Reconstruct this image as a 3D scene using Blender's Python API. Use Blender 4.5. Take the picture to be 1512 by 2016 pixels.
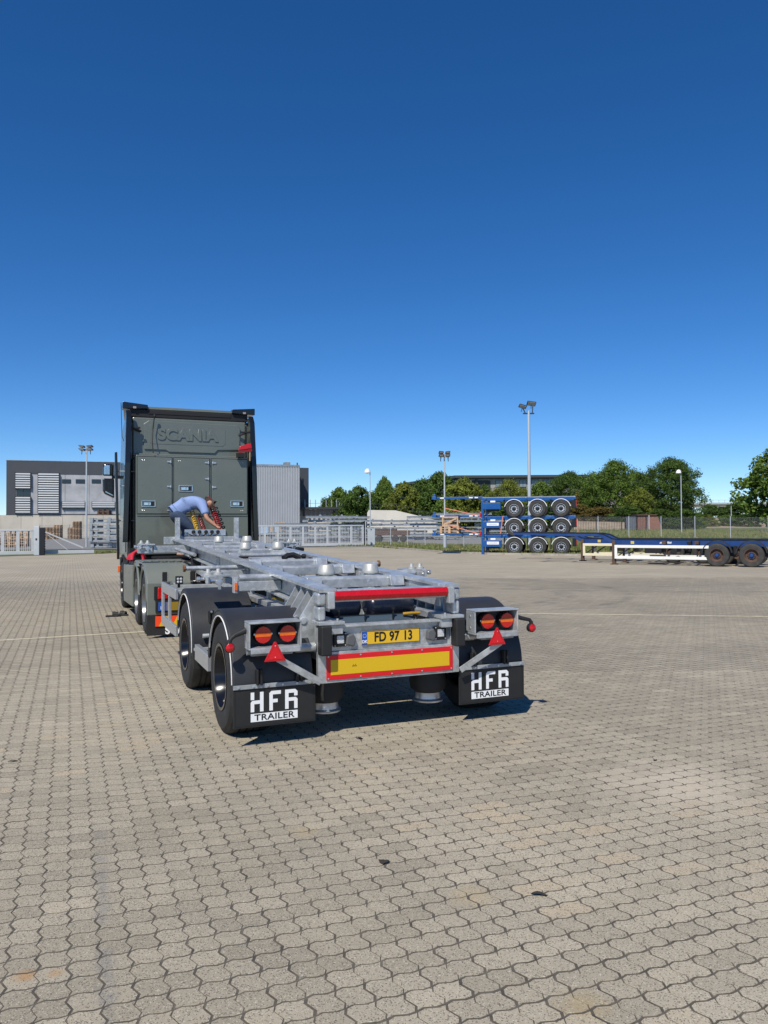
import bpy, bmesh, math, random
from mathutils import Vector, Matrix, noise
for _o in list(bpy.data.objects): bpy.data.objects.remove(_o)
S = bpy.context.scene
COL = S.collection
R = math.radians
random.seed(7)

# ------------------------------------------------------------------ camera
FPX, CAMH, PITCH, ROLL = 1514.0, 1.70, R(1.1), R(0.3)
_fw = Vector((0, math.cos(PITCH), math.sin(PITCH))); _u0 = Vector((0, -math.sin(PITCH), math.cos(PITCH))); _r0 = Vector((1, 0, 0))
_rt = _r0 * math.cos(ROLL) - _u0 * math.sin(ROLL); _up = _r0 * math.sin(ROLL) + _u0 * math.cos(ROLL)
CAMP = Vector((0, 0, CAMH))
cam = bpy.data.cameras.new('camera'); camo = bpy.data.objects.new('camera', cam); COL.objects.link(camo)
cam.sensor_fit = 'VERTICAL'; cam.sensor_height = 24; cam.lens = FPX / 2016 * 24; cam.clip_start = .05; cam.clip_end = 6000
camo.matrix_world = Matrix.Translation(CAMP) @ Matrix((_rt, _up, -_fw)).transposed().to_4x4()
S.camera = camo

# ------------------------------------------------------------------ sky, sun, exposure
SUNV = Vector((-.283, -.77, 1.0)).normalized()
EL = math.asin(SUNV.z); AZ = math.atan2(SUNV.x, SUNV.y)
w = bpy.data.worlds.new('World'); S.world = w; w.use_nodes = True
nt = w.node_tree; bg = nt.nodes['Background']; sk = nt.nodes.new('ShaderNodeTexSky')
sk.sky_type = 'NISHITA'; sk.sun_disc = False; sk.sun_elevation = EL; sk.sun_rotation = AZ
sk.air_density = .7; sk.dust_density = 0; sk.ozone_density = 6; sk.altitude = 0
hs = nt.nodes.new('ShaderNodeHueSaturation'); hs.inputs['Saturation'].default_value = 1.23; hs.inputs['Hue'].default_value = .5035        # deep clear summer blue
nt.links.new(sk.outputs[0], hs.inputs['Color']); nt.links.new(hs.outputs[0], bg.inputs[0]); bg.inputs[1].default_value = .127
sl = bpy.data.lights.new('sun', 'SUN'); sl.energy = 5.0; sl.angle = R(.53); sl.color = (1, .94, .835)
so = bpy.data.objects.new('sun', sl); COL.objects.link(so); so.rotation_euler = (-SUNV).to_track_quat('-Z', 'Y').to_euler(); so.location = (0, 0, 30)
S.render.engine = 'CYCLES'
S.view_settings.view_transform = 'Standard'; S.view_settings.look = 'None'; S.view_settings.exposure = 0; S.view_settings.gamma = 1
S.render.resolution_x = 768; S.render.resolution_y = 1024
S.cycles.max_bounces = 6

# ------------------------------------------------------------------ pixel helpers (photo pixels -> directions)
def ray(px, py): return _rt * ((px - 756) / FPX) + _up * ((1008 - py) / FPX) + _fw
def gp(px, py, z=0.0):
    r = ray(px, py); return CAMP + r * ((z - CAMH) / r.z)
def at(px, py, Y):
    r = ray(px, py); return CAMP + r * (Y / r.y)

# ------------------------------------------------------------------ objects
def tag(o, label, cat, group=None):
    o['label'] = label; o['category'] = cat
    if group: o['group'] = group
    return o
def empty(name, loc=(0, 0, 0), rz=0, label=None, cat=None, group=None):
    o = bpy.data.objects.new(name, None); COL.objects.link(o); o.location = loc; o.rotation_euler = (0, 0, rz); o.empty_display_size = .2
    if label: tag(o, label, cat, group)
    return o
def link(name, me, parent=None, loc=(0, 0, 0), rot=(0, 0, 0), sc=(1, 1, 1)):
    o = bpy.data.objects.new(name, me); COL.objects.link(o); o.parent = parent; o.location = loc; o.rotation_euler = rot; o.scale = sc
    return o
def copy_tree(o, parent=None):
    c = o.copy(); COL.objects.link(c); c.parent = parent
    for ch in o.children: copy_tree(ch, c)
    return c
ORD = ['lowest', 'second', 'third', 'fourth', 'fifth', 'sixth', 'seventh', 'eighth', 'ninth', 'tenth', 'eleventh', 'twelfth']

class MB:
    def __init__(s, off=(0, 0, 0)): s.v = []; s.f = []; s.o = Vector(off); s.m = []; s.cm = 0
    def add(s, vs, fs):
        n = len(s.v); s.v += [tuple(Vector(p) - s.o) for p in vs]; s.f += [tuple(i + n for i in f) for f in fs]; s.m += [s.cm] * len(fs); return s
    def box(s, x0, x1, y0, y1, z0, z1):
        vs = [(x, y, z) for z in (z0, z1) for y in (y0, y1) for x in (x0, x1)]
        return s.add(vs, [(0, 2, 3, 1), (4, 5, 7, 6), (0, 1, 5, 4), (2, 6, 7, 3), (0, 4, 6, 2), (1, 3, 7, 5)])
    def hexa(s, vs): return s.add(vs, [(0, 3, 2, 1), (4, 5, 6, 7), (0, 1, 5, 4), (1, 2, 6, 5), (2, 3, 7, 6), (3, 0, 4, 7)])
    def bar(s, p0, p1, wd, h, up=(0, 0, 1)):
        p0 = Vector(p0); p1 = Vector(p1); d = (p1 - p0).normalized(); up = Vector(up)
        if abs(d.dot(up)) > .98: up = Vector((0, 1, 0))
        r = d.cross(up).normalized(); u = r.cross(d)
        a = [p + r * (sx * wd / 2) + u * (sz * h / 2) for p in (p0, p1) for sx, sz in ((-1, -1), (1, -1), (1, 1), (-1, 1))]
        return s.add(a, [(0, 1, 2, 3), (7, 6, 5, 4), (0, 4, 5, 1), (1, 5, 6, 2), (2, 6, 7, 3), (3, 7, 4, 0)])
    def tube(s, p0, p1, r0, r1=None, n=12, cap=True):
        p0 = Vector(p0); p1 = Vector(p1); r1 = r0 if r1 is None else r1
        d = (p1 - p0).normalized(); a = d.orthogonal().normalized(); b = d.cross(a)
        vs = []
        for p, r in ((p0, r0), (p1, r1)):
            vs += [p + a * (r * math.cos(2 * math.pi * i / n)) + b * (r * math.sin(2 * math.pi * i / n)) for i in range(n)]
        fs = [(i, (i + 1) % n, n + (i + 1) % n, n + i) for i in range(n)]
        if cap: fs += [tuple(range(n - 1, -1, -1)), tuple(range(n, 2 * n))]
        return s.add(vs, fs)
    def path(s, pts, r, n=8):
        pts = [Vector(p) for p in pts]; vs = []; ref = None
        for i, p in enumerate(pts):
            d = (pts[min(i + 1, len(pts) - 1)] - pts[max(i - 1, 0)]).normalized()
            if ref is None: ref = d.orthogonal().normalized()
            a = (ref - d * ref.dot(d)).normalized(); ref = a; b = d.cross(a)
            rr = r[i] if isinstance(r, (list, tuple)) else r
            vs += [p + a * (rr * math.cos(2 * math.pi * k / n)) + b * (rr * math.sin(2 * math.pi * k / n)) for k in range(n)]
        fs = [(i * n + k, i * n + (k + 1) % n, (i + 1) * n + (k + 1) % n, (i + 1) * n + k) for i in range(len(pts) - 1) for k in range(n)]
        fs += [tuple(range(n - 1, -1, -1)), tuple((len(pts) - 1) * n + k for k in range(n))]
        return s.add(vs, fs)
    def lathe(s, c, ax, prof, n=32, cap=True):
        c = Vector(c); vs = []
        for r, t in prof:
            for i in range(n):
                a = 2 * math.pi * i / n; x, y = r * math.cos(a), r * math.sin(a)
                vs.append(c + Vector({'x': (t, x, y), 'y': (y, t, x), 'z': (x, y, t)}[ax]))
        fs = [(j * n + i, j * n + (i + 1) % n, (j + 1) * n + (i + 1) % n, (j + 1) * n + i) for j in range(len(prof) - 1) for i in range(n)]
        if cap and prof[0][0] > 1e-4: fs.append(tuple(range(n - 1, -1, -1)))
        if cap and prof[-1][0] > 1e-4: fs.append(tuple((len(prof) - 1) * n + i for i in range(n)))
        return s.add(vs, fs)
    def prism(s, pts, ax, a0, a1):
        n = len(pts); vs = []
        for a in (a0, a1):
            for p, q in pts: vs.append({'x': (a, p, q), 'y': (p, a, q), 'z': (p, q, a)}[ax])
        fs = [tuple(range(n - 1, -1, -1)), tuple(range(n, 2 * n))] + [(i, (i + 1) % n, n + (i + 1) % n, n + i) for i in range(n)]
        return s.add(vs, fs)
    def warp(s, fn): s.v = [tuple(fn(Vector(p) + s.o) - s.o) for p in s.v]; return s
    def quad(s, *p): return s.add(p, [tuple(range(len(p)))])
    def mesh(s, name, mats, smooth=False, recalc=True):
        me = bpy.data.meshes.new(name); me.from_pydata(s.v, [], s.f)
        if not isinstance(mats, (list, tuple)): mats = [mats]
        for m in mats: me.materials.append(m)
        if len(mats) > 1: me.polygons.foreach_set('material_index', s.m)
        if recalc:
            bm = bmesh.new(); bm.from_mesh(me); bmesh.ops.recalc_face_normals(bm, faces=bm.faces); bm.to_mesh(me); bm.free()
        if smooth is not False:
            me.polygons.foreach_set('use_smooth', [True] * len(me.polygons)); me.set_sharp_from_angle(angle=R(35 if smooth is True else smooth))
        me.update(); return me
    def build(s, name, mats, parent=None, bevel=0, smooth=False, loc=(0, 0, 0), rot=(0, 0, 0), recalc=True):
        o = link(name, s.mesh(name, mats, smooth, recalc), parent, loc, rot)
        if bevel: bev(o, bevel)
        return o
def bev(o, wd, seg=2):
    m = o.modifiers.new('bevel', 'BEVEL'); m.width = wd; m.segments = seg; m.limit_method = 'ANGLE'; m.angle_limit = R(40); m.harden_normals = False
def arc(cy, cz, r0, r1, a0, a1, n=18):
    """ring sector in the (y,z) plane, degrees measured from +y"""
    o = [(cy + r1 * math.cos(R(a0 + (a1 - a0) * i / n)), cz + r1 * math.sin(R(a0 + (a1 - a0) * i / n))) for i in range(n + 1)]
    i_ = [(cy + r0 * math.cos(R(a0 + (a1 - a0) * i / n)), cz + r0 * math.sin(R(a0 + (a1 - a0) * i / n))) for i in range(n, -1, -1)]
    return o + i_
def text(name, body, size, mat, parent, loc, rot=(R(90), 0, 0), ext=.001, bold=0, sx=1, bevel=0, spacing=1):
    cu = bpy.data.curves.new(name, 'FONT'); cu.body = body; cu.size = size; cu.extrude = ext; cu.offset = bold; cu.align_x = 'CENTER'; cu.align_y = 'CENTER'; cu.bevel_depth = bevel; cu.space_character = spacing
    t = bpy.data.objects.new(name, cu); COL.objects.link(t)
    me = bpy.data.meshes.new_from_object(t.evaluated_get(bpy.context.evaluated_depsgraph_get())); bpy.data.objects.remove(t)
    me.materials.clear(); me.materials.append(mat); me.name = name
    return link(name, me, parent, loc, rot, (sx, 1, 1))

# ------------------------------------------------------------------ materials
def N(nt, t, **k):
    n = nt.nodes.new(t)
    for a, v in k.items(): setattr(n, a, v)
    return n
def rgb(c): return (c[0], c[1], c[2], 1)
def mat(name, col, rough=.5, metal=0, var=0, scale=6, bump=0, bscale=60, coat=0, spec=.5, dirt=None, dirtamt=.5, dscale=2.0, stretch=None, emit=None):
    m = bpy.data.materials.new(name); m.use_nodes = True; t = m.node_tree; p = t.nodes['Principled BSDF']; L = t.links.new
    p.inputs['Base Color'].default_value = rgb(col); p.inputs['Roughness'].default_value = rough; p.inputs['Metallic'].default_value = metal
    p.inputs['Coat Weight'].default_value = coat; p.inputs['Coat Roughness'].default_value = .06; p.inputs['Specular IOR Level'].default_value = spec
    if emit: p.inputs['Emission Color'].default_value = rgb(col); p.inputs['Emission Strength'].default_value = emit
    tc = N(t, 'ShaderNodeTexCoord'); src = tc.outputs['Object']
    if stretch:
        mp = N(t, 'ShaderNodeMapping'); mp.inputs['Scale'].default_value = stretch; L(src, mp.inputs[0]); src = mp.outputs[0]
    c = None
    if var:
        n = N(t, 'ShaderNodeTexNoise'); n.inputs['Scale'].default_value = scale; n.inputs['Detail'].default_value = 6; n.inputs['Roughness'].default_value = .65; L(src, n.inputs['Vector'])
        r = N(t, 'ShaderNodeValToRGB'); r.color_ramp.elements[0].position = .3; r.color_ramp.elements[1].position = .7
        r.color_ramp.elements[0].color = rgb([x * (1 - var) for x in col]); r.color_ramp.elements[1].color = rgb([min(1, x * (1 + var)) for x in col])
        L(n.outputs[0], r.inputs[0]); c = r.outputs[0]
        mr = N(t, 'ShaderNodeMapRange'); mr.inputs[3].default_value = max(.03, rough - .12); mr.inputs[4].default_value = min(1, rough + .12); L(n.outputs[0], mr.inputs[0]); L(mr.outputs[0], p.inputs['Roughness'])
    if dirt:
        n2 = N(t, 'ShaderNodeTexNoise'); n2.inputs['Scale'].default_value = dscale; n2.inputs['Detail'].default_value = 8; n2.inputs['Roughness'].default_value = .7; L(tc.outputs['Object'], n2.inputs['Vector'])
        r2 = N(t, 'ShaderNodeMapRange'); r2.inputs[1].default_value = .48; r2.inputs[2].default_value = .75; r2.inputs[3].default_value = 0; r2.inputs[4].default_value = dirtamt; L(n2.outputs[0], r2.inputs[0])
        mx = N(t, 'ShaderNodeMix', data_type='RGBA'); L(r2.outputs[0], mx.inputs[0])
        if c: L(c, mx.inputs[6])
        else: mx.inputs[6].default_value = rgb(col)
        mx.inputs[7].default_value = rgb(dirt); c = mx.outputs[2]
    if c: L(c, p.inputs['Base Color'])
    if bump:
        n3 = N(t, 'ShaderNodeTexNoise'); n3.inputs['Scale'].default_value = bscale; n3.inputs['Detail'].default_value = 4; L(src, n3.inputs['Vector'])
        b = N(t, 'ShaderNodeBump'); b.inputs['Strength'].default_value = bump; b.inputs['Distance'].default_value = .01; L(n3.outputs[0], b.inputs['Height']); L(b.outputs[0], p.inputs['Normal'])
    return m
def galv(name, col, rough, metal, sc=26):
    """hot-dip zinc: fine spangle plus cloudy streaks"""
    m = mat(name, col, rough, metal, .26, 4.0, .10, 90, dirt=[c * .62 for c in col], dirtamt=.55, dscale=1.6); t = m.node_tree; p = t.nodes['Principled BSDF']; L = t.links.new
    v = N(t, 'ShaderNodeTexVoronoi'); v.inputs['Scale'].default_value = sc; tc = N(t, 'ShaderNodeTexCoord'); L(tc.outputs['Object'], v.inputs['Vector'])
    bw = N(t, 'ShaderNodeRGBToBW'); L(v.outputs['Color'], bw.inputs[0])
    mr = N(t, 'ShaderNodeMapRange'); mr.inputs[3].default_value = .80; mr.inputs[4].default_value = 1.16; L(bw.outputs[0], mr.inputs[0])
    s0 = p.inputs['Base Color'].links[0].from_socket
    mx = N(t, 'ShaderNodeMix', data_type='RGBA', blend_type='MULTIPLY'); mx.inputs[0].default_value = 1; L(s0, mx.inputs[6]); L(mr.outputs[0], mx.inputs[7]); L(mx.outputs[2], p.inputs['Base Color'])
    return m
G = galv('galvanised steel', (.47, .492, .505), .36, .45)
GD = galv('weathered galvanised steel', (.36, .385, .40), .55, .25, 8)
GF = mat('far galvanised steel', (.29, .315, .335), .5, .3, .25, 2)
ALU = mat('brushed aluminium', (.56, .58, .60), .35, .7, .08, 20)
CONE = mat('cast silver paint', (.47, .47, .44), .5, .4, .06, 14)
BLKP = mat('black fender plastic', (.026, .027, .030), .48, 0, .12, 5, .04, 220, dirt=(.06, .055, .05), dirtamt=.25, dscale=3)
RUB = mat('black rubber', (.014, .014, .014), .62, 0, .15, 8, .05, 150)
TYRE = mat('tyre rubber', (.018, .018, .018), .72, 0, .2, 10, .1, 120, dirt=(.09, .08, .07), dirtamt=.25, dscale=5)
TYREG = mat('dusty tyre rubber', (.035, .034, .033), .8, 0, .2, 6, dirt=(.12, .11, .095), dirtamt=.35, dscale=4)
DARK = mat('dark chassis paint', (.010, .011, .013), .45, 0, .15, 6)
NAVY = mat('dark blue chassis paint', (.007, .010, .022), .28, 0, .15, 6)
RIMB = mat('glossy black rim', (.006, .007, .011), .22, 0, coat=.3, spec=.3)
CHROME = mat('polished steel', (.75, .76, .78), .16, 1)
TRUCK = mat('grey green truck paint', (.116, .131, .112), .28, 0, .05, 1.2, coat=.5, dirt=(.21, .205, .18), dirtamt=.22, dscale=1.3)
TRUCKD = mat('grey green fender plastic', (.150, .166, .145), .36, 0, .05, 2, dirt=(.2, .19, .16), dirtamt=.16, dscale=4, coat=.2)
BLKG = mat('gloss black trim', (.008, .008, .009), .22, 0, coat=.3)
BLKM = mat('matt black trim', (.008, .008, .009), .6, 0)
GLASS = mat('dark window glass', (.012, .015, .018), .05, 0, spec=.8)
RED = mat('red reflective plastic', (.50, .006, .012), .28, 0, .08, 20, coat=.2)
REDL = mat('red lamp lens', (.46, .006, .006), .14, 0, .2, 60, .15, 260, coat=.5)
AMB = mat('amber lamp lens', (.72, .13, .006), .16, 0, .2, 70, .2, 300, coat=.5)
REDF = mat('red retroreflective film', (.62, .010, .016), .35, 0, .05, 60)
YELF = mat('yellow retroreflective film', (.66, .42, .008), .38, 0, .10, 170)
ORGF = mat('orange red reflective film', (.85, .07, .015), .4, 0)
YELP = mat('yellow number plate', (.72, .44, .022), .35, 0, .03, 30)
BLUP = mat('blue plate band', (.01, .09, .42), .4)
INK = mat('black lettering', (.006, .006, .006), .5)
WHT = mat('white print', (.80, .81, .82), .5)
LED = mat('clear led lens', (.62, .63, .64), .18, .2, .45, 120, .4, 160)
BOLT = mat('zinc bolts', (.62, .63, .64), .3, .8)

# ------------------------------------------------------------------ ground and paving
THG = R(22.2)                                   # heading of the paving lanes
CU, SU = math.cos(THG), math.sin(THG)
PA, PB = .1125, .1125                           # half stone width (across) and stone depth (along)
def uv2w(u, v): return (u * CU - v * SU, u * SU + v * CU)
def w2uv(x, y): return (x * CU + y * SU, -x * SU + y * CU)

def paver_mat(far=False):
    m = bpy.data.materials.new('concrete paver far' if far else 'concrete paver'); m.use_nodes = True; t = m.node_tree; p = t.nodes['Principled BSDF']; L = t.links.new
    geo = N(t, 'ShaderNodeNewGeometry'); P = geo.outputs['Position']
    def noise(sc, det=5, ro=.6):
        n = N(t, 'ShaderNodeTexNoise'); n.inputs['Scale'].default_value = sc; n.inputs['Detail'].default_value = det; n.inputs['Roughness'].default_value = ro; L(P, n.inputs['Vector']); return n.outputs[0]
    def rng(s, a, b, c, d):
        r = N(t, 'ShaderNodeMapRange'); r.inputs[1].default_value = a; r.inputs[2].default_value = b; r.inputs[3].default_value = c; r.inputs[4].default_value = d; L(s, r.inputs[0]); return r.outputs[0]
    def math_(op, a, b):
        n = N(t, 'ShaderNodeMath', operation=op)
        for i, s in enumerate((a, b)):
            if isinstance(s, (int, float)): n.inputs[i].default_value = s
            else: L(s, n.inputs[i])
        return n.outputs[0]
    def mix(f, a, b, bt='MIX'):
        n = N(t, 'ShaderNodeMix', data_type='RGBA', blend_type=bt)
        for i, s in ((0, f), (6, a), (7, b)):
            if isinstance(s, (int, float)): n.inputs[i].default_value = s
            elif isinstance(s, tuple): n.inputs[i].default_value = rgb(s)
            else: L(s, n.inputs[i])
        return n.outputs[2]
    base = mix(rng(noise(.35, 6, .62), .32, .68, 0, 1), (.358, .314, .230), (.455, .400, .298))
    base = mix(rng(noise(1.7, 5, .6), .3, .7, 0, .6), base, (.335, .300, .236))
    # worn pale area and dark patches of traffic film
    base = mix(rng(noise(.11, 4, .5), .5, .68, 0, .45), base, (.29, .262, .218))
    base = mix(rng(noise(.55, 3, .5), .60, .72, 0, .5), base, (.465, .402, .308))
    if not far:
        a1 = N(t, 'ShaderNodeAttribute', attribute_name='tint'); a2 = N(t, 'ShaderNodeAttribute', attribute_name='stone', attribute_type='OBJECT')
        tint = math_('ADD', a1.outputs['Fac'], a2.outputs['Fac'])
        base = mix(1.0, base, rng(tint, 0, 1, .76, 1.13), 'MULTIPLY')
        base = mix(rng(tint, .86, .97, 0, .35), base, (.40, .30, .185))
        vo = N(t, 'ShaderNodeTexVoronoi'); vo.inputs['Scale'].default_value = 230; L(P, vo.inputs['Vector'])
        bw = N(t, 'ShaderNodeSeparateColor'); L(vo.outputs['Color'], bw.inputs[0])
        base = mix(rng(bw.outputs[0], .84, .88, 0, .8), base, (.085, .078, .068))
        base = mix(rng(bw.outputs[1], .92, .95, 0, .6), base, (.58, .54, .45))
        base = mix(rng(bw.outputs[2], .5, 1, 0, .3), base, (.25, .22, .18))
        fine = noise(260, 3, .7)
        base = mix(1.0, base, rng(fine, .3, .7, .86, 1.12), 'MULTIPLY')
        rust = rng(noise(1.15, 3, .55), .735, .80, 0, .5)
        base = mix(rust, base, (.36, .19, .07))
        b = N(t, 'ShaderNodeBump'); b.inputs['Strength'].default_value = .35; b.inputs['Distance'].default_value = .003; L(math_('ADD', fine, noise(90, 3)), b.inputs['Height']); L(b.outputs[0], p.inputs['Normal'])
    else:
        # joints as flat lines where single stones are too far away to tell apart
        mp = N(t, 'ShaderNodeVectorRotate', rotation_type='Z_AXIS'); mp.inputs['Angle'].default_value = -THG; L(P, mp.inputs['Vector'])
        sx = N(t, 'ShaderNodeSeparateXYZ'); L(mp.outputs[0], sx.inputs[0])
        fu = math_('ABSOLUTE', math_('SUBTRACT', math_('FRACT', math_('DIVIDE', sx.outputs[0], PA), 0), .5), 0)
        fv = math_('ABSOLUTE', math_('SUBTRACT', math_('FRACT', math_('DIVIDE', sx.outputs[1], PB), 0), .5), 0)
        j = math_('MAXIMUM', rng(fu, .40, .5, 0, .55), rng(fv, .45, .5, 0, .35))
        base = mix(j, base, (.085, .075, .062))
        wn = N(t, 'ShaderNodeTexNoise'); wn.inputs['Scale'].default_value = 2.5; wn.inputs['Detail'].default_value = 5
        mp2 = N(t, 'ShaderNodeMapping'); mp2.inputs['Scale'].default_value = (.35, 1.6, 1); L(P, mp2.inputs[0]); L(mp2.outputs[0], wn.inputs['Vector'])
        base = mix(1.0, base, rng(wn.outputs[0], .3, .7, .84, 1.04), 'MULTIPLY')
    if not far:
        # spilled pale sand, rust spots, a damp oily streak along one joint
        for px, py, rad, c, am in ((1330, 1545, .62, (.52, .455, .36), .55), (50, 1925, .055, (.40, .20, .06), .6), (108, 1920, .04, (.40, .22, .08), .45), (600, 1640, .10, (.44, .33, .16), .35), (930, 1768, .13, (.42, .32, .17), .4), (1150, 1985, .12, (.36, .27, .13), .45)):
            g_ = gp(px, py); v = N(t, 'ShaderNodeVectorMath', operation='DISTANCE'); L(P, v.inputs[0]); v.inputs[1].default_value = (g_.x, g_.y, 0)
            d = math_('ADD', v.outputs['Value'], rng(noise(5 if rad > .3 else 26, 5, .65), 0, 1, -rad * .7, rad * .7))
            base = mix(rng(d, rad * .2, rad, am, 0), base, c)
        ga, gb_ = gp(196, 1640), gp(208, 1990); ax = (gb_ - ga).normalized(); nx = Vector((-ax.y, ax.x, 0))
        v = N(t, 'ShaderNodeVectorMath', operation='DOT_PRODUCT'); L(P, v.inputs[0]); v.inputs[1].default_value = nx
        d = math_('ABSOLUTE', math_('SUBTRACT', math_('ADD', v.outputs['Value'], rng(noise(9, 4), 0, 1, -.05, .05)), nx.dot(ga)), 0)
        v2 = N(t, 'ShaderNodeVectorMath', operation='DOT_PRODUCT'); L(P, v2.inputs[0]); v2.inputs[1].default_value = ax
        k = math_('MULTIPLY', rng(d, .01, .05, .4, 0), rng(v2.outputs['Value'], ax.dot(ga) - .2, ax.dot(ga) + .2, 0, 1))
        base = mix(math_('MULTIPLY', k, rng(noise(4, 4), .4, .55, 0, 1)), base, (.15, .155, .16))
    # curved tyre marks on the open yard
    for cx, cy, rad in ((.4, 19.6, 3.95), (.4, 19.6, 4.25), (.9, 20.2, 5.3), (9.0, 33.0, 13.5), (4.0, 36.0, 15.2)):
        v = N(t, 'ShaderNodeVectorMath', operation='DISTANCE'); L(P, v.inputs[0]); v.inputs[1].default_value = (cx, cy, 0)
        d = math_('ABSOLUTE', math_('SUBTRACT', v.outputs['Value'], rad), 0)
        k = math_('MULTIPLY', rng(d, .05, .19, .5, 0), rng(noise(1.3, 4), .42, .62, 0, 1))
        base = mix(k, base, (.12, .115, .108))
    L(base, p.inputs['Base Color']); p.inputs['Roughness'].default_value = .86; p.inputs['Specular IOR Level'].default_value = .3
    return m
PAV = paver_mat(); PAVF = paver_mat(True)
JOINT = mat('joint sand', (.088, .076, .060), .95, 0, .5, 14, .3, 200, dirt=(.17, .148, .112), dirtamt=.4, dscale=3.5)

def stone_half(k, j, g):
    """outline of half stone k,j in metres, g = half joint (left, right, bottom, top)"""
    gl, gr, gb, gt = g
    row = [(0, 0), (.28, .085), (.70, -.035), (1, 0)]; cl = [(.27, .095), (.73, -.095)]
    pts = [((k + f) * PA, (j + s) * PB + gb) for f, s in row]
    pts[0] = (pts[0][0] + gl, pts[0][1]); pts[-1] = (pts[-1][0] - gr, pts[-1][1])
    pts += [((k + 1 + a) * PA - gr, (j + f) * PB) for f, a in cl]
    top = [((k + f) * PA, (j + 1 + s) * PB - gt) for f, s in row]
    top[0] = (top[0][0] + gl, top[0][1]); top[-1] = (top[-1][0] - gr, top[-1][1])
    pts += top[::-1]
    pts += [((k + a) * PA + gl, (j + f) * PB) for f, a in cl[::-1]]
    return pts
def inset(pts, d):
    n = len(pts); o = []
    for i in range(n):
        p = Vector(pts[i]); a = Vector(pts[i - 1]); b = Vector(pts[(i + 1) % n])
        e1 = (p - a).normalized(); e2 = (b - p).normalized(); n1 = Vector((-e1.y, e1.x)); n2 = Vector((-e2.y, e2.x))
        q = (n1 + n2); q = q / max(.5, q.dot(n1)); o.append((p.x + q.x * d, p.y + q.y * d))
    return o

bound = [(0, 1096), (190, 1091), (300, 1085), (500, 1079), (735, 1077), (800, 1082), (868, 1088), (960, 1092), (1140, 1095), (1300, 1099), (1512, 1103)]
B = [gp(*b) for b in bound]
B = [Vector((-45, 49.5, 0)), *B, Vector((45, 40, 0))]
NEAR = 25.0
pavo = MB().add([(p.x, p.y, .0062) for p in [Vector((-45, -12, 0)), Vector((45, -12, 0))] + B[::-1]], [tuple(range(len(B) + 2))]).build('pavement', JOINT)
pavo['kind'] = 'structure'; pavo['label'] = 'beige interlocking concrete block paving of the yard'

stones = []
rs = random.Random(3)
for j in range(int(-9 / PB), int(36 / PB)):
    for k2 in range(-130, 210):
        k = 2 * k2 + (j & 1)
        u, v = (k + 1) * PA, (j + .5) * PB; x, y = uv2w(u, v)
        if y < .9 or y > NEAR or abs(x) > .58 * y + 2.6: continue
        vis = y > 2.3 and abs(x) < .5 * y; stones.append((y * y + x * x + (0 if vis else 1e4), k, j, x, y))
stones.sort()
fieldv, fieldf, fieldt = [], [], []
def stone_mesh(var):
    """var bit 0: wide joint in front, bit 1: wide joint at the left end, the rest vary the width"""
    r = random.Random(var); vs, fs = [], []
    gb = .0076 if var & 1 else r.uniform(.0040, .0058); gl = .0072 if var & 2 else r.uniform(.0040, .0054)
    gt, gr, gm = r.uniform(.0036, .0048), r.uniform(.0030, .0044), r.uniform(.0013, .0024)
    for h in (0, 1):
        o = stone_half(h, 0, (gl, gm, gb, gt) if h == 0 else (gm, gr, gb, gt)); i_ = inset(o, .0014); n = len(o); b0 = len(vs)
        vs += [(p, q, 0.0) for p, q in i_] + [(p, q, -.004) for p, q in o]
        fs.append(tuple(range(b0, b0 + n))); fs += [(b0 + a, b0 + n + a, b0 + n + (a + 1) % n, b0 + (a + 1) % n) for a in range(n)]
    c = (PA, PB / 2); vs = [(x - c[0], y - c[1], z) for x, y, z in vs]
    return vs, fs
VARS = [stone_mesh(i) for i in range(16)]
ROWT = [random.Random(900 + j).random() < .16 for j in range(1000)]; LANET = [random.Random(5000 + j).random() < .2 for j in range(1000)]
PATCH = [([tuple(gp(*q).xy) for q in pl], dt) for pl, dt in (([(905, 1535), (1110, 1490), (1260, 1500), (1330, 1560), (1150, 1610), (1060, 1640)], -.30), ([(560, 1590), (790, 1545), (1010, 1600), (1090, 1690), (740, 1710)], .16), ([(0, 1480), (190, 1470), (195, 1650), (0, 1680)], -.14), ([(1010, 1840), (1190, 1800), (1512, 1790), (1512, 2016), (1120, 2016)], -.16), ([(1230, 1500), (1512, 1480), (1512, 1640), (1330, 1600)], .14))]
VMESH = []
for i, (vs, fs) in enumerate(VARS):
    me = bpy.data.meshes.new('paver'); me.from_pydata(vs, [], fs); me.materials.append(PAV); me.update(); VMESH.append(me)
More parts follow.
